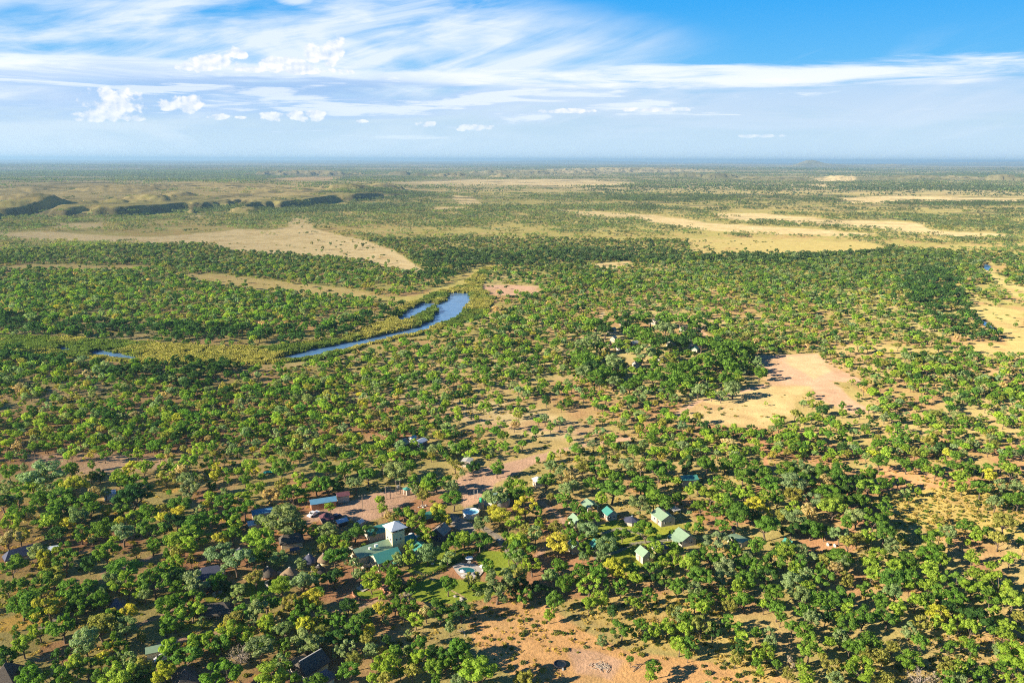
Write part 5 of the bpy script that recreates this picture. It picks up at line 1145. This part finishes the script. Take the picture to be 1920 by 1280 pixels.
# vehicles
def vehicle(qx, qy, rz, paintm, label, pickup=True):
    x, y = P(qx, qy); t = empty('pickup_truck' if pickup else 'parked_car', x, y, R(rz), label, 'pickup' if pickup else 'car', foot=2.5)
    m = MB(); prof = [(-2.4, .45), (-2.4, .95), (-1.35, 1.05), (-.85, 1.6), (.35, 1.65), (.5, 1.05), (2.4, 1.0), (2.4, .45)] if pickup else [(-2.1, .4), (-2.1, .85), (-1.2, .98), (-.6, 1.42), (.9, 1.42), (1.6, .98), (2.1, .9), (2.1, .4)]
    hw = .85
    m.poly([(a, -hw, b) for a, b in prof][::-1]); m.poly([(a, hw, b) for a, b in prof])
    for i in range(len(prof)):
        a, b = prof[i], prof[(i + 1) % len(prof)]; m.poly([(a[0], -hw, a[1]), (b[0], -hw, b[1]), (b[0], hw, b[1]), (a[0], hw, a[1])])
    m.build('body', paintm, t)
    for a in (-1.5, 1.45):
        for b in (-.86, .86):
            w = MB().bar((a, b - .1, .36), (a, b + .1, .36), .36, 14).build('wheel', TYRE, t)
    MB().poly([(-1.33, -.7, 1.08), (-.88, -.68, 1.58), (-.88, .68, 1.58), (-1.33, .7, 1.08)]).build('windscreen', GLASSM, t, loc=(-.02, 0, .02))
    for b in (-.6, .6): MB().box(-2.44, -2.38, b - .15, b + .15, .7, .85).build('headlight', WHITE, t)
vehicle(588, 966, 60, CARW, 'white pickup parked in front of the blue roofed workshop')
vehicle(629, 971, 40, CARD, 'dark blue car parked right of the maroon shelter', False)
vehicle(306, 1236, 30, CARW, 'white car half hidden below the pale green shed', False)

# the far village
VIL = [(1172, 611, GREYROOF, TIMBER, 5, 6, 'grey roofed hut at the upper left of the far village'), (1227, 607, GREYROOF, BEIGE, 5, 8, 'long grey roofed hut left of the tan boulder'),
       (1188, 650, CONC, SLATE, 4, 5, 'pale roofed hut with dark wall in the middle of the far village'), (1166, 656, GREYROOF, CONC, 4, 6, 'wide grey flat roofed house left of centre in the far village'),
       (1141, 652, RED, TIMBER, 2.5, 3, 'tiny bright red roofed shed in the far village'), (1258, 649, TEAL, BEIGE, 4, 4, 'small teal roofed hut in the far village'),
       (1286, 647, GREYROOF, BEIGE, 4, 6, 'tan roofed hut right of the teal one in the far village'), (1296, 656, GREYROOF, CONC, 3, 4, 'white walled hut at the right of the far village'),
       (1303, 661, TEAL, BEIGE, 3, 4, 'tiny pale teal roofed hut at the right end of the far village'), (1241, 680, CONC, BEIGE, 3, 4, 'white hut near the front of the far village'),
       (1194, 688, SLATE, BEIGE, 3, 4, 'bluish roofed hut nearest the camera at the far village'), (1146, 624, GREYROOF, BEIGE, 4, 5, 'brown roofed hut at the left edge of the far village'),
       (1150, 640, CONC, BEIGE, 3, 4, 'small concrete roofed hut beside the red shed'), (1283, 620, GREYROOF, BEIGE, 4, 5, 'grey hut at the back right of the far village')]
for i, (a, b, rf, wl, w, l, lb) in enumerate(VIL):
    house(a, b, w * 1.15, l * 1.15, -70 + (i * 37) % 50, 2.6, 1.3, rf, wl, lb, 'hut', 'village_hut', group='huts of the far village', door=True, wins=1, fk=.1)

# ------------------------------------------------------------------ the 300 trees that show largest, each its own object
def dens_edge(x, y):
    return all(math.hypot(x - a, y - b) > r for a, b, r in FOOT)
CWORD = {'d': 'dark green', 'g': 'mid green', 'l': 'lime green', 'y': 'golden yellow', 's': 'grey green', 'o': 'olive', 't': 'tan leaved', 'b': 'bare'}
for h in HAND:
    if any(abs(h[0] - a) < 26 and -8 < h[1] - b < 38 for a, b, ph in LAND if b < 1100 and b > 820): h[2] *= .84; h[3] *= .86
    if any(abs(h[0] - a[0]) < 14 and -3 < h[1] - a[1] < 20 for a in VIL): h[2] *= .68; h[3] *= .66
    # a crown over a building shifts its trunk clear of the wall
    for a, b, r in FOOT:
        d = math.hypot(h[4] - a, h[5] - b)
        if d < r * .8 + .3:
            k = (r * .8 + .3) / max(d, .05); h[4] = a + (h[4] - a) * k; h[5] = b + (h[5] - b) * k
LAND += [(6, 1180, 'left edge of the photo'), (1914, 1180, 'right edge of the photo'), (1870, 1265, 'bottom right corner'), (1100, 1276, 'bottom edge below the brushwood'), (1400, 1276, 'bottom edge centre right'),
         (1728, 1273, 'leafless lilac tree'), (1758, 1149, 'brightest yellow tree at right'), (1790, 1196, 'red patch among the right trees'), (1340, 1255, 'shadowed straw patch'), (1440, 1165, 'red shaded gap'),
         (700, 1170, 'dark shaded ground below the lawn'), (450, 1230, 'leafless brown tree'), (576, 1190, 'great yellow topped tree'), (1700, 895, 'upper orange clearing'), (1130, 1250, 'pale brushwood pile'),
         (1800, 960, 'pale scrub field'), (980, 1180, 'tan foreground clearing'), (700, 1098, 'square paved terrace'), (94, 1140, 'yellow tree on the straw bank'), (1280, 1150, 'orange path strip')]
def quadrant(dx, dy):
    if abs(dx) > abs(dy) * 1.2: return 'right of' if dx > 0 else 'left of'
    return 'below' if dy > 0 else 'behind'
ORD = ['nearest', 'second', 'third', 'fourth', 'fifth', 'sixth', 'seventh', 'eighth', 'ninth', 'tenth', 'eleventh', 'twelfth']
rank = {}
for li, (qx, qy, ph) in enumerate(LAND):
    buckets = {}
    for h in HAND:
        dx, dy = h[0] - qx, h[1] - qy; d = math.hypot(dx, dy)
        if 9 < d < 420: buckets.setdefault((h[6], quadrant(dx, dy)), []).append((d, id(h)))
    for (c, qd), L in buckets.items():
        L.sort()
        for i, (d, hid) in enumerate(L[:12]): rank.setdefault(hid, []).append((i * 55 + d, i, li, qd))
order = sorted(HAND, key=lambda q: -q[7] * (1.15 if q[6] in 'yb' else 1))
INFRAME = [h for h in order if 3 < h[0] < 1917 and 850 < h[1] < 1276 and id(h) in rank]
SINGLE = INFRAME[:292]; sid = set(id(h) for h in SINGLE)
REST = [h for h in HAND if id(h) not in sid]
CAT = 'tree'
used_names = {}
for n, h in enumerate(SINGLE):
    X_, Y_, rm, H, wx, wy, col, rp = h
    rg = random.Random(n * 7 + 3)
    if col == 'b': sh, cm, tm = BARE[n % 2]
    else: sh, cm, tm = NEAR[n % len(NEAR)]
    z0 = float(terrain(np.array([wx]), np.array([wy]))[0])
    nm = 'leafless_tree' if col == 'b' else 'savanna_tree'
    t = bpy.data.objects.new(nm, None); COL.objects.link(t); t.empty_display_size = 1
    t.location = (wx, wy, z0); t.rotation_euler = (rg.uniform(-.05, .05), rg.uniform(-.05, .05), rg.uniform(0, 6.28))
    t.scale = (rm / 3.3 * rg.uniform(.92, 1.14), rm / 3.3 * rg.uniform(.82, 1.06), H / 7.5 * rg.uniform(.9, 1.08))
    r_ = min(rank[id(h)]); _, i, li, qd = r_
    size = 'small' if rp < 13 else 'broad' if rp > 23 else 'medium'
    adj = CWORD[col]
    od = 'nearest' if i == 0 else ORD[i] + ' nearest'
    t['label'] = f'{size} tree, {od} {adj} one {qd} the {LAND[li][2]}'
    t['category'] = 'tree'; t['group'] = 'savanna trees around the lodge' if col != 'b' else 'leafless trees'
    c = link('crown', cm, t); base = TINT[col]; k = rg.uniform(.88, 1.14)
    c.color = (base[0] * k * rg.uniform(.9, 1.1), base[1] * k, base[2] * k * rg.uniform(.85, 1.2), 1)
    link('trunk', tm, t)

# ------------------------------------------------------------------ everything further off: instanced masses
def src_collection(name, meshes):
    c = bpy.data.collections.new(name)
    for i, me in enumerate(meshes):
        o = bpy.data.objects.new('%s_%02d' % (name, i), me); c.objects.link(o)
    return c
def scatter(name, pts, scale, rot, idx, tint, coll, label):
    me = bpy.data.meshes.new(name); n = len(pts)
    me.vertices.add(n); me.vertices.foreach_set('co', np.asarray(pts, np.float32).ravel())
    def att(nm, ty, key, arr):
        a = me.attributes.new(nm, ty, 'POINT'); a.data.foreach_set(key, np.asarray(arr).ravel())
    att('sc', 'FLOAT_VECTOR', 'vector', np.asarray(scale, np.float32)); att('rt', 'FLOAT_VECTOR', 'vector', np.asarray(rot, np.float32))
    att('ix', 'INT', 'value', np.asarray(idx, np.int32)); att('tn', 'FLOAT_VECTOR', 'vector', np.asarray(tint, np.float32))
    o = link(name, me)
    ng = bpy.data.node_groups.new(name, 'GeometryNodeTree')
    ng.interface.new_socket('Geometry', in_out='INPUT', socket_type='NodeSocketGeometry'); ng.interface.new_socket('Geometry', in_out='OUTPUT', socket_type='NodeSocketGeometry')
    N = ng.nodes; L = ng.links
    gi = N.new('NodeGroupInput'); go = N.new('NodeGroupOutput')
    ci = N.new('GeometryNodeCollectionInfo'); ci.inputs[0].default_value = coll; ci.inputs['Separate Children'].default_value = True; ci.inputs['Reset Children'].default_value = True
    ip = N.new('GeometryNodeInstanceOnPoints'); ip.inputs['Pick Instance'].default_value = True
    mp = N.new('GeometryNodeMeshToPoints')
    def na(nm, ty):
        a = N.new('GeometryNodeInputNamedAttribute'); a.data_type = ty; a.inputs[0].default_value = nm; return a.outputs[0]
    L.new(gi.outputs[0], mp.inputs[0]); L.new(mp.outputs[0], ip.inputs['Points']); L.new(ci.outputs[0], ip.inputs['Instance'])
    L.new(na('ix', 'INT'), ip.inputs['Instance Index']); L.new(na('sc', 'FLOAT_VECTOR'), ip.inputs['Scale'])
    e2r = N.new('FunctionNodeEulerToRotation'); L.new(na('rt', 'FLOAT_VECTOR'), e2r.inputs[0]); L.new(e2r.outputs[0], ip.inputs['Rotation'])
    sn = N.new('GeometryNodeStoreNamedAttribute'); sn.data_type = 'FLOAT_VECTOR'; sn.domain = 'INSTANCE'; sn.inputs['Name'].default_value = 'tint'
    L.new(ip.outputs[0], sn.inputs[0]); L.new(na('tn', 'FLOAT_VECTOR'), sn.inputs['Value'])
    L.new(sn.outputs[0], go.inputs[0])
    md = o.modifiers.new('scatter', 'NODES'); md.node_group = ng
    return tag(o, label, kind='stuff')

def tree_variant(sh, nleaf, size, seed):
    rng = np.random.default_rng(seed)
    me, cl = crown_mesh('crown', sh, nleaf, size, seed, [LEAF_I, BARK])
    n0 = len(me.polygons)
    V = np.empty(len(me.vertices) * 3, np.float32); me.vertices.foreach_get('co', V); V = V.reshape(-1, 3)
    lv = np.empty(n0, np.float32); me.attributes['leafv'].data.foreach_get('value', lv)
    F = np.arange(n0 * 4).reshape(-1, 4)
    tv, tf = merge(trunk_parts(cl[:5], rng, k=4))
    m2 = raw_mesh('tree', *merge([(V, F), (tv, tf)]), [LEAF_I, BARK])
    a = m2.attributes.new('leafv', 'FLOAT', 'FACE'); a.data.foreach_set('value', np.concatenate([lv, np.full(len(tf), .5)]).astype(np.float32))
    mi = np.zeros(n0 + len(tf), np.int32); mi[n0:] = 1; m2.polygons.foreach_set('material_index', mi)
    bpy.data.meshes.remove(me)
    return m2
def clump_variant(ntree, spread, quads, seed, size=.62):
    """a small stand of distant trees in one mesh"""
    rng = np.random.default_rng(seed); C, N, LV = [], [], []
    for _ in range(ntree):
        a = rng.normal(size=2) * spread; r = rng.uniform(1.8, 3.6); h = r * 1.0 + 2.6; tv = rng.uniform(0, 1)
        d = unit(rng.normal(size=(quads, 3)) + [0, 0, .35]); p = d * np.array([r, r, h * .36]) * rng.uniform(.65, 1, quads)[:, None] + [a[0], a[1], h * .62]
        C.append(p); N.append(unit(d + rng.normal(size=(quads, 3)) * .4)); LV.append(np.full(quads, tv) * .6 + rng.uniform(0, .4, quads))
    C = np.vstack(C); N = np.vstack(N); V, F = leaf_quads(C, N, size, rng)
    me = raw_mesh('stand', V, F, [LEAF_I]); a = me.attributes.new('leafv', 'FLOAT', 'FACE'); a.data.foreach_set('value', np.concatenate(LV).astype(np.float32))
    return me
MIDV = [tree_variant(SHAPES[i], 900, .30, 400 + i) for i in range(6)]
LOWV = [tree_variant(SHAPES[i], 230, .55, 420 + i) for i in range(6)]
CLUV = [clump_variant(9, 9, 34, 440 + i) for i in range(6)]
FARV = [clump_variant(16, 26, 9, 460 + i, 1.5) for i in range(5)]
WOODC = src_collection('woodland_tree', MIDV + LOWV + CLUV + FARV)     # indices 0-5, 6-11, 12-17, 18-22

# density of cover read off the photograph: one digit per 80 x (row) pixel cell; far-left top thickened to stand in for a cloud shadow
ROWS = [
 (316, '333333333333333333344444'), (326, '666655533333334444444455'), (336, '333333333322222333333344'), (346, '222222345322233444455555'), (356, '222222234666666666555555'),
 (366, '222222233566666665544433'), (378, '233444345677777766666666'), (388, '355556566766665556666666'), (400, '566667766565555555555555'),
 (412, '544567665454444454444666'), (424, '653334454555554435444466'), (436, '321122444665544322333333'), (448, '542111335666654322234455'),
 (458, '776421135555553332135666'), (468, '777765344555554322257777'), (478, '777777633244555444577777'), (488, '666777764566667667777776'),
 (500, '223666776577556777777753'), (512, '787765555655555777777764'), (525, '777554356443677777777654'), (540, '777775554542567777777743'), (560, '777777764300666666666652'),
 (580, '777777777200777766666552'), (600, '777777777307667465555541'), (620, '777777776016777777655552'), (640, '555555555166667777666664'),
 (660, '765433335666667777544653'), (680, '888877777666666777734667'), (700, '888887666666666664336777'), (720, '888877666666666553247777'),
 (740, '777776665655554443334777'), (760, '777776665544444443334777'), (780, '777777655543434444456677'), (800, '777777665543333456777777'),
 (820, '677666654555433555677777'), (840, '555655656665544555677776'), (856, '433445566664554556677766')]
RY = np.array([r[0] for r in ROWS], float); RD = np.array([[int(c) for c in r[1][:24].ljust(24, '5')] for r in ROWS], float)
def density(u, v):
    fx = np.clip((u - 40) / 80, 0, 22.999); i = fx.astype(int); fx = fx - i
    j = np.clip(np.searchsorted(RY, v) - 1, 0, len(RY) - 2); fy = np.clip((v - RY[j]) / (RY[j + 1] - RY[j]), 0, 1)
    return (RD[j, i] * (1 - fx) + RD[j, i + 1] * fx) * (1 - fy) + (RD[j + 1, i] * (1 - fx) + RD[j + 1, i + 1] * fx) * fy
def allowed(x, y, u, v, rng, bush=False):
    """thins candidates by clearings, tracks, river and buildings"""
    k = np.ones(x.shape, bool)
    u2 = u + (fbm(x, y, 40, 101, 4) - .5) * 14; v2 = v + (fbm(x, y, 40, 111, 4) - .5) * 3.2 * (1 + 3 * sstep(v, 330, 900))
    for (pts, col, fe, st, dn) in ZONES:
        if dn is None: continue
        pa = np.array(pts, float)
        m = (u > pa[:, 0].min() - 10) & (u < pa[:, 0].max() + 10) & (v > pa[:, 1].min() - 8) & (v < pa[:, 1].max() + 8)
        if not m.any(): continue
        s_ = poly_sd(u2[m], v2[m], pts, 2.0)
        kk = k[m]; kk &= ~((s_ > -fe * .3) & (rng.uniform(0, 1, s_.shape) > dn * .045 * (2 if bush else 1))); k[m] = kk
    for (pts, hw, col) in TRACKS:
        pa = np.array(pts, float); m = (u > pa[:, 0].min() - 12) & (u < pa[:, 0].max() + 12) & (v > pa[:, 1].min() - 8) & (v < pa[:, 1].max() + 8)
        if m.any() and hw > .5:
            d = line_d(u[m], v[m], pts, 2.0); kk = k[m]; kk &= d > hw * 1.3; k[m] = kk
    q = np.maximum(inwater(x, y), inwater(x, y + 13)); q = np.maximum(q, inwater(x, y + 25)); k &= q < -3
    m = (v > 490) & (v < 690) & (u < 960)
    if m.any():
        s_ = poly_sd(u2[m], v2[m], REEDS, 1.0); kk = k[m]; kk &= (s_ < -1); k[m] = kk
    vil = poly_sd(u, v, [(1115, 590), (1250, 592), (1320, 620), (1335, 675), (1260, 700), (1160, 695), (1110, 650)], 1.5) > 0; k &= ~(vil & (rng.uniform(0, 1, k.shape) < .7))
    for a, b, r in FOOT: k &= (x - a) ** 2 + (y - b) ** 2 > (r + 1.2) ** 2
    return k
DARKBELT = [[(770, 478), (1000, 478), (1150, 470), (1350, 478), (1600, 468), (1650, 450), (1700, 452), (1660, 475), (1500, 490), (1350, 492), (1150, 492), (1000, 500), (860, 500), (780, 490)],
            [(780, 500), (860, 495), (900, 500), (880, 530), (820, 545), (790, 530)],
            [(0, 600), (200, 610), (400, 620), (560, 625), (720, 590), (760, 560), (740, 610), (560, 645), (300, 640), (0, 625)],
            [(0, 645), (120, 655), (260, 675), (420, 685), (480, 700), (400, 740), (250, 720), (100, 690), (0, 680)],
            [(1700, 520), (1760, 500), (1800, 540), (1830, 600), (1880, 640), (1820, 650), (1760, 610), (1700, 560)],
            [(100, 372), (420, 376), (800, 350), (820, 380), (640, 400), (180, 400)], [(1090, 350), (1920, 350), (1920, 400), (1200, 395)]]
def dens_trees(r0, r1, cell, rng, kdens):
    """jittered grid over a wedge"""
    hw = math.tan(R(36.5))
    ys = np.arange(r0 * .8, r1, cell); out = []
    for y0 in ys:
        w = y0 * hw / math.cos(0) + cell * 2
        xs = np.arange(-w, w, cell); out.append(np.stack([xs, np.full(len(xs), y0)], 1))
    p = np.vstack(out); p = p + rng.uniform(-.48, .48, p.shape) * cell
    r = np.hypot(p[:, 0], p[:, 1]); p = p[(r >= r0) & (r < r1)]
    return p
RNG2 = np.random.default_rng(77)
def tints(x, y, u, v, rng, near):
    n = len(x); w = fbm(x, y, 180, 131, 3); w2 = fbm(x, y, 60, 137, 2)
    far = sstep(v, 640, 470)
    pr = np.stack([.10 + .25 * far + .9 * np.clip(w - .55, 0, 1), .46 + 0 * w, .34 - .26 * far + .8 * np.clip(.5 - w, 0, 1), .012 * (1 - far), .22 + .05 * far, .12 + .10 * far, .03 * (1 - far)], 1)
    dk = np.zeros(n, bool)
    for b in DARKBELT:
        dk |= poly_sd(u, v, b, 2.0) > -3
    pr[dk] = [.8, .13, .01, 0, .05, .01, 0]
    pr = np.clip(pr, 0, None); pr /= pr.sum(1, keepdims=True)
    c = (pr.cumsum(1) < rng.uniform(0, 1, n)[:, None]).sum(1)
    T = np.array([TINT[k] for k in 'dglysot'])[np.clip(c, 0, 6)]
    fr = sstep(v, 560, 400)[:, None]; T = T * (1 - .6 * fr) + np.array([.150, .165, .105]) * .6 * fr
    T = T * rng.uniform(.78, 1.22, (n, 1)) * np.stack([rng.uniform(.88, 1.12, n), np.ones(n), rng.uniform(.8, 1.2, n)], 1)
    return T * 1.12, dk
PTS, SCL, ROT, IDX, TN = [], [], [], [], []
def add(x, y, sc, idx, tn, rng):
    z = terrain(x, y); n = len(x)
    PTS.append(np.stack([x, y, z], 1)); SCL.append(sc); ROT.append(np.stack([rng.normal(0, .04, n), rng.normal(0, .04, n), rng.uniform(0, 6.28, n)], 1)); IDX.append(idx); TN.append(tn)
# near trees read off the photo that are not among the largest
hx = np.array([h[4] for h in REST]); hy = np.array([h[5] for h in REST]); hr = np.array([h[2] for h in REST]); hh = np.array([h[3] for h in REST])
add(hx, hy, np.stack([hr / 3.3, hr / 3.3, hh / 7.5], 1), RNG2.integers(0, 6, len(hx)), np.array([TINT[h[6]] for h in REST]) * RNG2.uniform(.85, 1.15, (len(hx), 1)), RNG2)
# middle distance, single trees
def ring(r0, r1, cell, lo, hi, smin, smax, dmax=8.0, vmax=868, power=1.05, clump=False, below=False):
    p = dens_trees(r0, r1, cell, RNG2, 1); x, y = p[:, 0], p[:, 1]
    u, v, w = proj(x, y, terrain(x, y))
    m = (u > -120) & (u < 2040) & ((v < vmax) if not below else (v >= vmax) & (v < 1400)); x, y, u, v = x[m], y[m], u[m], v[m]
    d = density(u, v) / dmax
    n = fbm(x, y, 75, 141, 4); n2 = fbm(x * .3, y, 260 if r0 < 2900 else 700, 151, 4)
    pr = d ** power * ((.62 + .75 * sstep(n * .65 + n2 * .35, .38, .58)) if not clump else (.18 + 1.3 * sstep(n * .35 + n2 * .65, .42, .57)))
    k = RNG2.uniform(0, 1, len(x)) < pr
    x, y, u, v = x[k], y[k], u[k], v[k]
    k = allowed(x, y, u, v, RNG2); x, y, u, v = x[k], y[k], u[k], v[k]
    for (ha, hb, hw_, hh_, st_) in HB:
        k = (np.hypot(x - ha, y - hb) > hw_ * 1.05) | (RNG2.uniform(0, 1, len(x)) < .35); x, y, u, v = x[k], y[k], u[k], v[k]
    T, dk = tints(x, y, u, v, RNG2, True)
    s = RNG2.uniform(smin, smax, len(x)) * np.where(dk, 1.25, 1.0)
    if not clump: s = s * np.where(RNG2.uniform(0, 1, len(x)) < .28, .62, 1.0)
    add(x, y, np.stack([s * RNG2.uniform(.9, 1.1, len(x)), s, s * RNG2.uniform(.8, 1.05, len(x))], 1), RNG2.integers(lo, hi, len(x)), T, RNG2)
    return len(x)
def filler():
    p = dens_trees(140, 340, 3.4, RNG2, 1); x, y = p[:, 0], p[:, 1]; u, v, w = proj(x, y, np.zeros(len(x)))
    m = (u > -120) & (u < 2040) & (v > 850) & (v < 1400); x, y, u, v = x[m], y[m], u[m], v[m]
    k = (fbm(x, y, 40, 191, 3) > .46) & (RNG2.uniform(0, 1, len(x)) < .2)
    for ox, oy, rr in ((980, 1190, 0), ): pass
    sd1 = poly_sd(u, v, [(868, 1150), (960, 1112), (1060, 1140), (1180, 1120), (1320, 1120), (1440, 1200), (1440, 1290), (980, 1290), (900, 1230)], 1.0)
    k &= sd1 < 0
    x, y, u, v = x[k], y[k], u[k], v[k]
    k = allowed(x, y, u, v, RNG2); x, y, u, v = x[k], y[k], u[k], v[k]
    ax = np.array([h[4] for h in HAND]); ay = np.array([h[5] for h in HAND]); ar = np.array([h[2] for h in HAND])
    d = (np.hypot(x[:, None] - ax, y[:, None] - ay) - ar * .75).min(1)
    k = d > .6; x, y, u, v, d = x[k], y[k], u[k], v[k], d[k]
    T, dk = tints(x, y, u, v, RNG2, True); s = np.clip(RNG2.uniform(.3, .62, len(x)), 0, .25 + d * .25)
    add(x, y, np.stack([s, s, s], 1), RNG2.integers(0, 6, len(x)), T, RNG2); return len(x)
cnt = [filler(), ring(300, 520, 4.2, 0, 6, .48, 1.0), ring(520, 1250, 4.6, 6, 12, .45, 1.0), ring(1250, 3000, 20, 12, 18, .8, 1.2, clump=True), ring(3000, 9500, 50, 18, 23, .85, 1.35, clump=True, power=1.0), ring(9500, 16000, 170, 18, 23, 1.3, 2.6, clump=True, power=1.0)]
print('woodland instances', cnt, 'hand', len(HAND), 'single', len(SINGLE))
scatter('woodland', np.vstack(PTS), np.vstack(SCL), np.vstack(ROT), np.concatenate(IDX), np.vstack(TN), WOODC, 'open savanna woodland stretching to the horizon')

# ------------------------------------------------------------------ low bushes, grass clumps and reeds
def tuft_variant(kind, seed):
    rng = np.random.default_rng(seed)
    if kind == 'bush':
        n = 60; d = unit(rng.normal(size=(n, 3)) + [0, 0, .5]); C = d * np.array([1, 1, .7]) * rng.uniform(.45, 1, n)[:, None]; C[:, 2] = np.abs(C[:, 2]) + .1
        V, F = leaf_quads(C, unit(d + rng.normal(size=(n, 3)) * .5), .26, rng)
    elif kind == 'reed':
        n = 90; a = rng.uniform(-1.6, 1.6, (n, 2)); h = rng.uniform(1.6, 2.8, n); C = np.stack([a[:, 0], a[:, 1], h * .55], 1)
        t = unit(np.stack([rng.normal(size=n) * .25, rng.normal(size=n) * .25, np.ones(n)], 1)); b = unit(np.cross(t, rng.normal(size=(n, 3))))
        s = (h * .55)[:, None]; V = np.stack([C - t * s - b * .12, C - t * s + b * .12, C + t * s + b * .2, C + t * s - b * .2], 1).reshape(-1, 3); F = np.arange(n * 4).reshape(-1, 4)
    else:
        n = 22; a = rng.normal(size=(n, 2)) * .35; C = np.stack([a[:, 0], a[:, 1], np.full(n, .22)], 1)
        V, F = leaf_quads(C, unit(rng.normal(size=(n, 3)) + [0, 0, .3]), .2, rng)
    me = raw_mesh(kind, V, F, [LEAF_I]); at_ = me.attributes.new('leafv', 'FLOAT', 'FACE'); at_.data.foreach_set('value', rng.uniform(0, 1, len(F)).astype(np.float32))
    return me
BUSHC = src_collection('low_bush', [tuft_variant('bush', 500 + i) for i in range(4)] + [tuft_variant('grass', 510 + i) for i in range(3)])
REEDC = src_collection('reed_clump', [tuft_variant('reed', 520 + i) for i in range(4)])
RB = np.random.default_rng(88)
def bushes():
    X_, Y_, S_, I_, T_ = [], [], [], [], []
    SC = [[(1040, 1125), (1300, 1115), (1420, 1170), (1500, 1290), (1330, 1290), (1300, 1230), (1180, 1205)], [(1650, 925), (1760, 915), (1930, 900), (1930, 1010), (1800, 1005), (1700, 985)],
          [(1480, 1200), (1930, 1180), (1930, 1290), (1480, 1290)]]
    for (r0, r1, cell, pb) in ((140, 430, 1.9, .42), (430, 760, 3.0, .7), (760, 1300, 5.2, .8)):
        p = dens_trees(r0, r1, cell, RB, 1); x, y = p[:, 0], p[:, 1]; u, v, w = proj(x, y, np.zeros(len(x)))
        m = (u > -40) & (u < 1960) & (v < 1330); x, y, u, v = x[m], y[m], u[m], v[m]
        n = fbm(x, y, 24, 161, 4); sc = np.zeros(len(x))
        for s_ in SC: sc = np.maximum(sc, sstep(poly_sd(u, v, s_, 1.0), -8, 12))
        pr = pb * sstep(n, .42, .62) + .55 * sc * sstep(n, .30, .5)
        k = RB.uniform(0, 1, len(x)) < pr; x, y, u, v, sc = x[k], y[k], u[k], v[k], sc[k]
        k = allowed(x, y, u, v, RB, True); x, y, sc, u, v = x[k], y[k], sc[k], u[k], v[k]
        isg = RB.uniform(0, 1, len(x)) < np.where(r0 < 430, .55, .15)
        s = np.where(isg, RB.uniform(.7, 1.5, len(x)), RB.uniform(.35, 1.15, len(x))) * (1 if r0 < 430 else 1.35 if r0 < 700 else 2.0)
        T = np.where(isg[:, None], np.array([.44, .34, .10]), np.array([[.20, .23, .05], [.30, .29, .07], [.11, .17, .035], [.17, .21, .08]])[RB.integers(0, 4, len(x))])
        T = T * RB.uniform(.75, 1.2, (len(x), 1))
        X_.append(x); Y_.append(y); S_.append(s); I_.append(np.where(isg, RB.integers(4, 7, len(x)), RB.integers(0, 4, len(x)))); T_.append(T)
    x = np.concatenate(X_); y = np.concatenate(Y_); s = np.concatenate(S_); z = terrain(x, y)
    print('bushes', len(x))
    scatter('undergrowth', np.stack([x, y, z], 1), np.stack([s, s, s * .85], 1), np.stack([0 * x, 0 * x, RB.uniform(0, 6.28, len(x))], 1), np.concatenate(I_), np.vstack(T_), BUSHC, 'low bushes and dry grass clumps between the trees')
bushes()
def reeds():
    u = RB.uniform(-60, 940, 26000); v = RB.uniform(498, 684, 26000)
    x, y = at(u, v, -.4)
    s_ = poly_sd(u, v, REEDS, 1.0); q = inwater(x, y)
    k = (s_ > 0) & (q < .5) & (inwater(x, y + 9) < 0) & (inwater(x, y + 4) < 0) & (RB.uniform(0, 1, len(u)) < np.clip((620 / np.hypot(x, y)) ** -1.5 * .75, .1, 1)); x, y, u, v = x[k], y[k], u[k], v[k]
    n = fbm(x, y, 30, 171, 3)[:, None]
    T = np.array([.16, .24, .06]) * (1 - sstep(n, .4, .6)) + np.array([.40, .38, .12]) * sstep(n, .4, .6)
    s = RB.uniform(.5, 1.0, len(x))
    print('reeds', len(x))
    scatter('reeds', np.stack([x, y, np.maximum(terrain(x, y), -.9)], 1), np.stack([s * 1.5, s * 1.5, s * .75], 1), np.stack([0 * x, 0 * x, RB.uniform(0, 6.28, len(x))], 1), RB.integers(0, 4, len(x)), T * RB.uniform(.8, 1.2, (len(x), 1)), REEDC, 'pale green reed beds along the river')
reeds()

# ------------------------------------------------------------------ haze
def haze():
    m = MB().box(-46000, 46000, -46000, 46000, -60, 185)
    mt, q = new_mat('haze_air')
    p = q.n('ShaderNodeVolumePrincipled'); p.inputs['Color'].default_value = (.40, .68, 1.0, 1); p.inputs['Density'].default_value = 5.8e-5; p.inputs['Anisotropy'].default_value = .2
    o = q.n('ShaderNodeOutputMaterial'); q.nt.links.new(p.outputs[0], o.inputs['Volume'])
    mt.cycles.homogeneous_volume = True
    tag(m.build('haze', mt), 'thin blue air haze over the plain', kind='stuff')
haze()
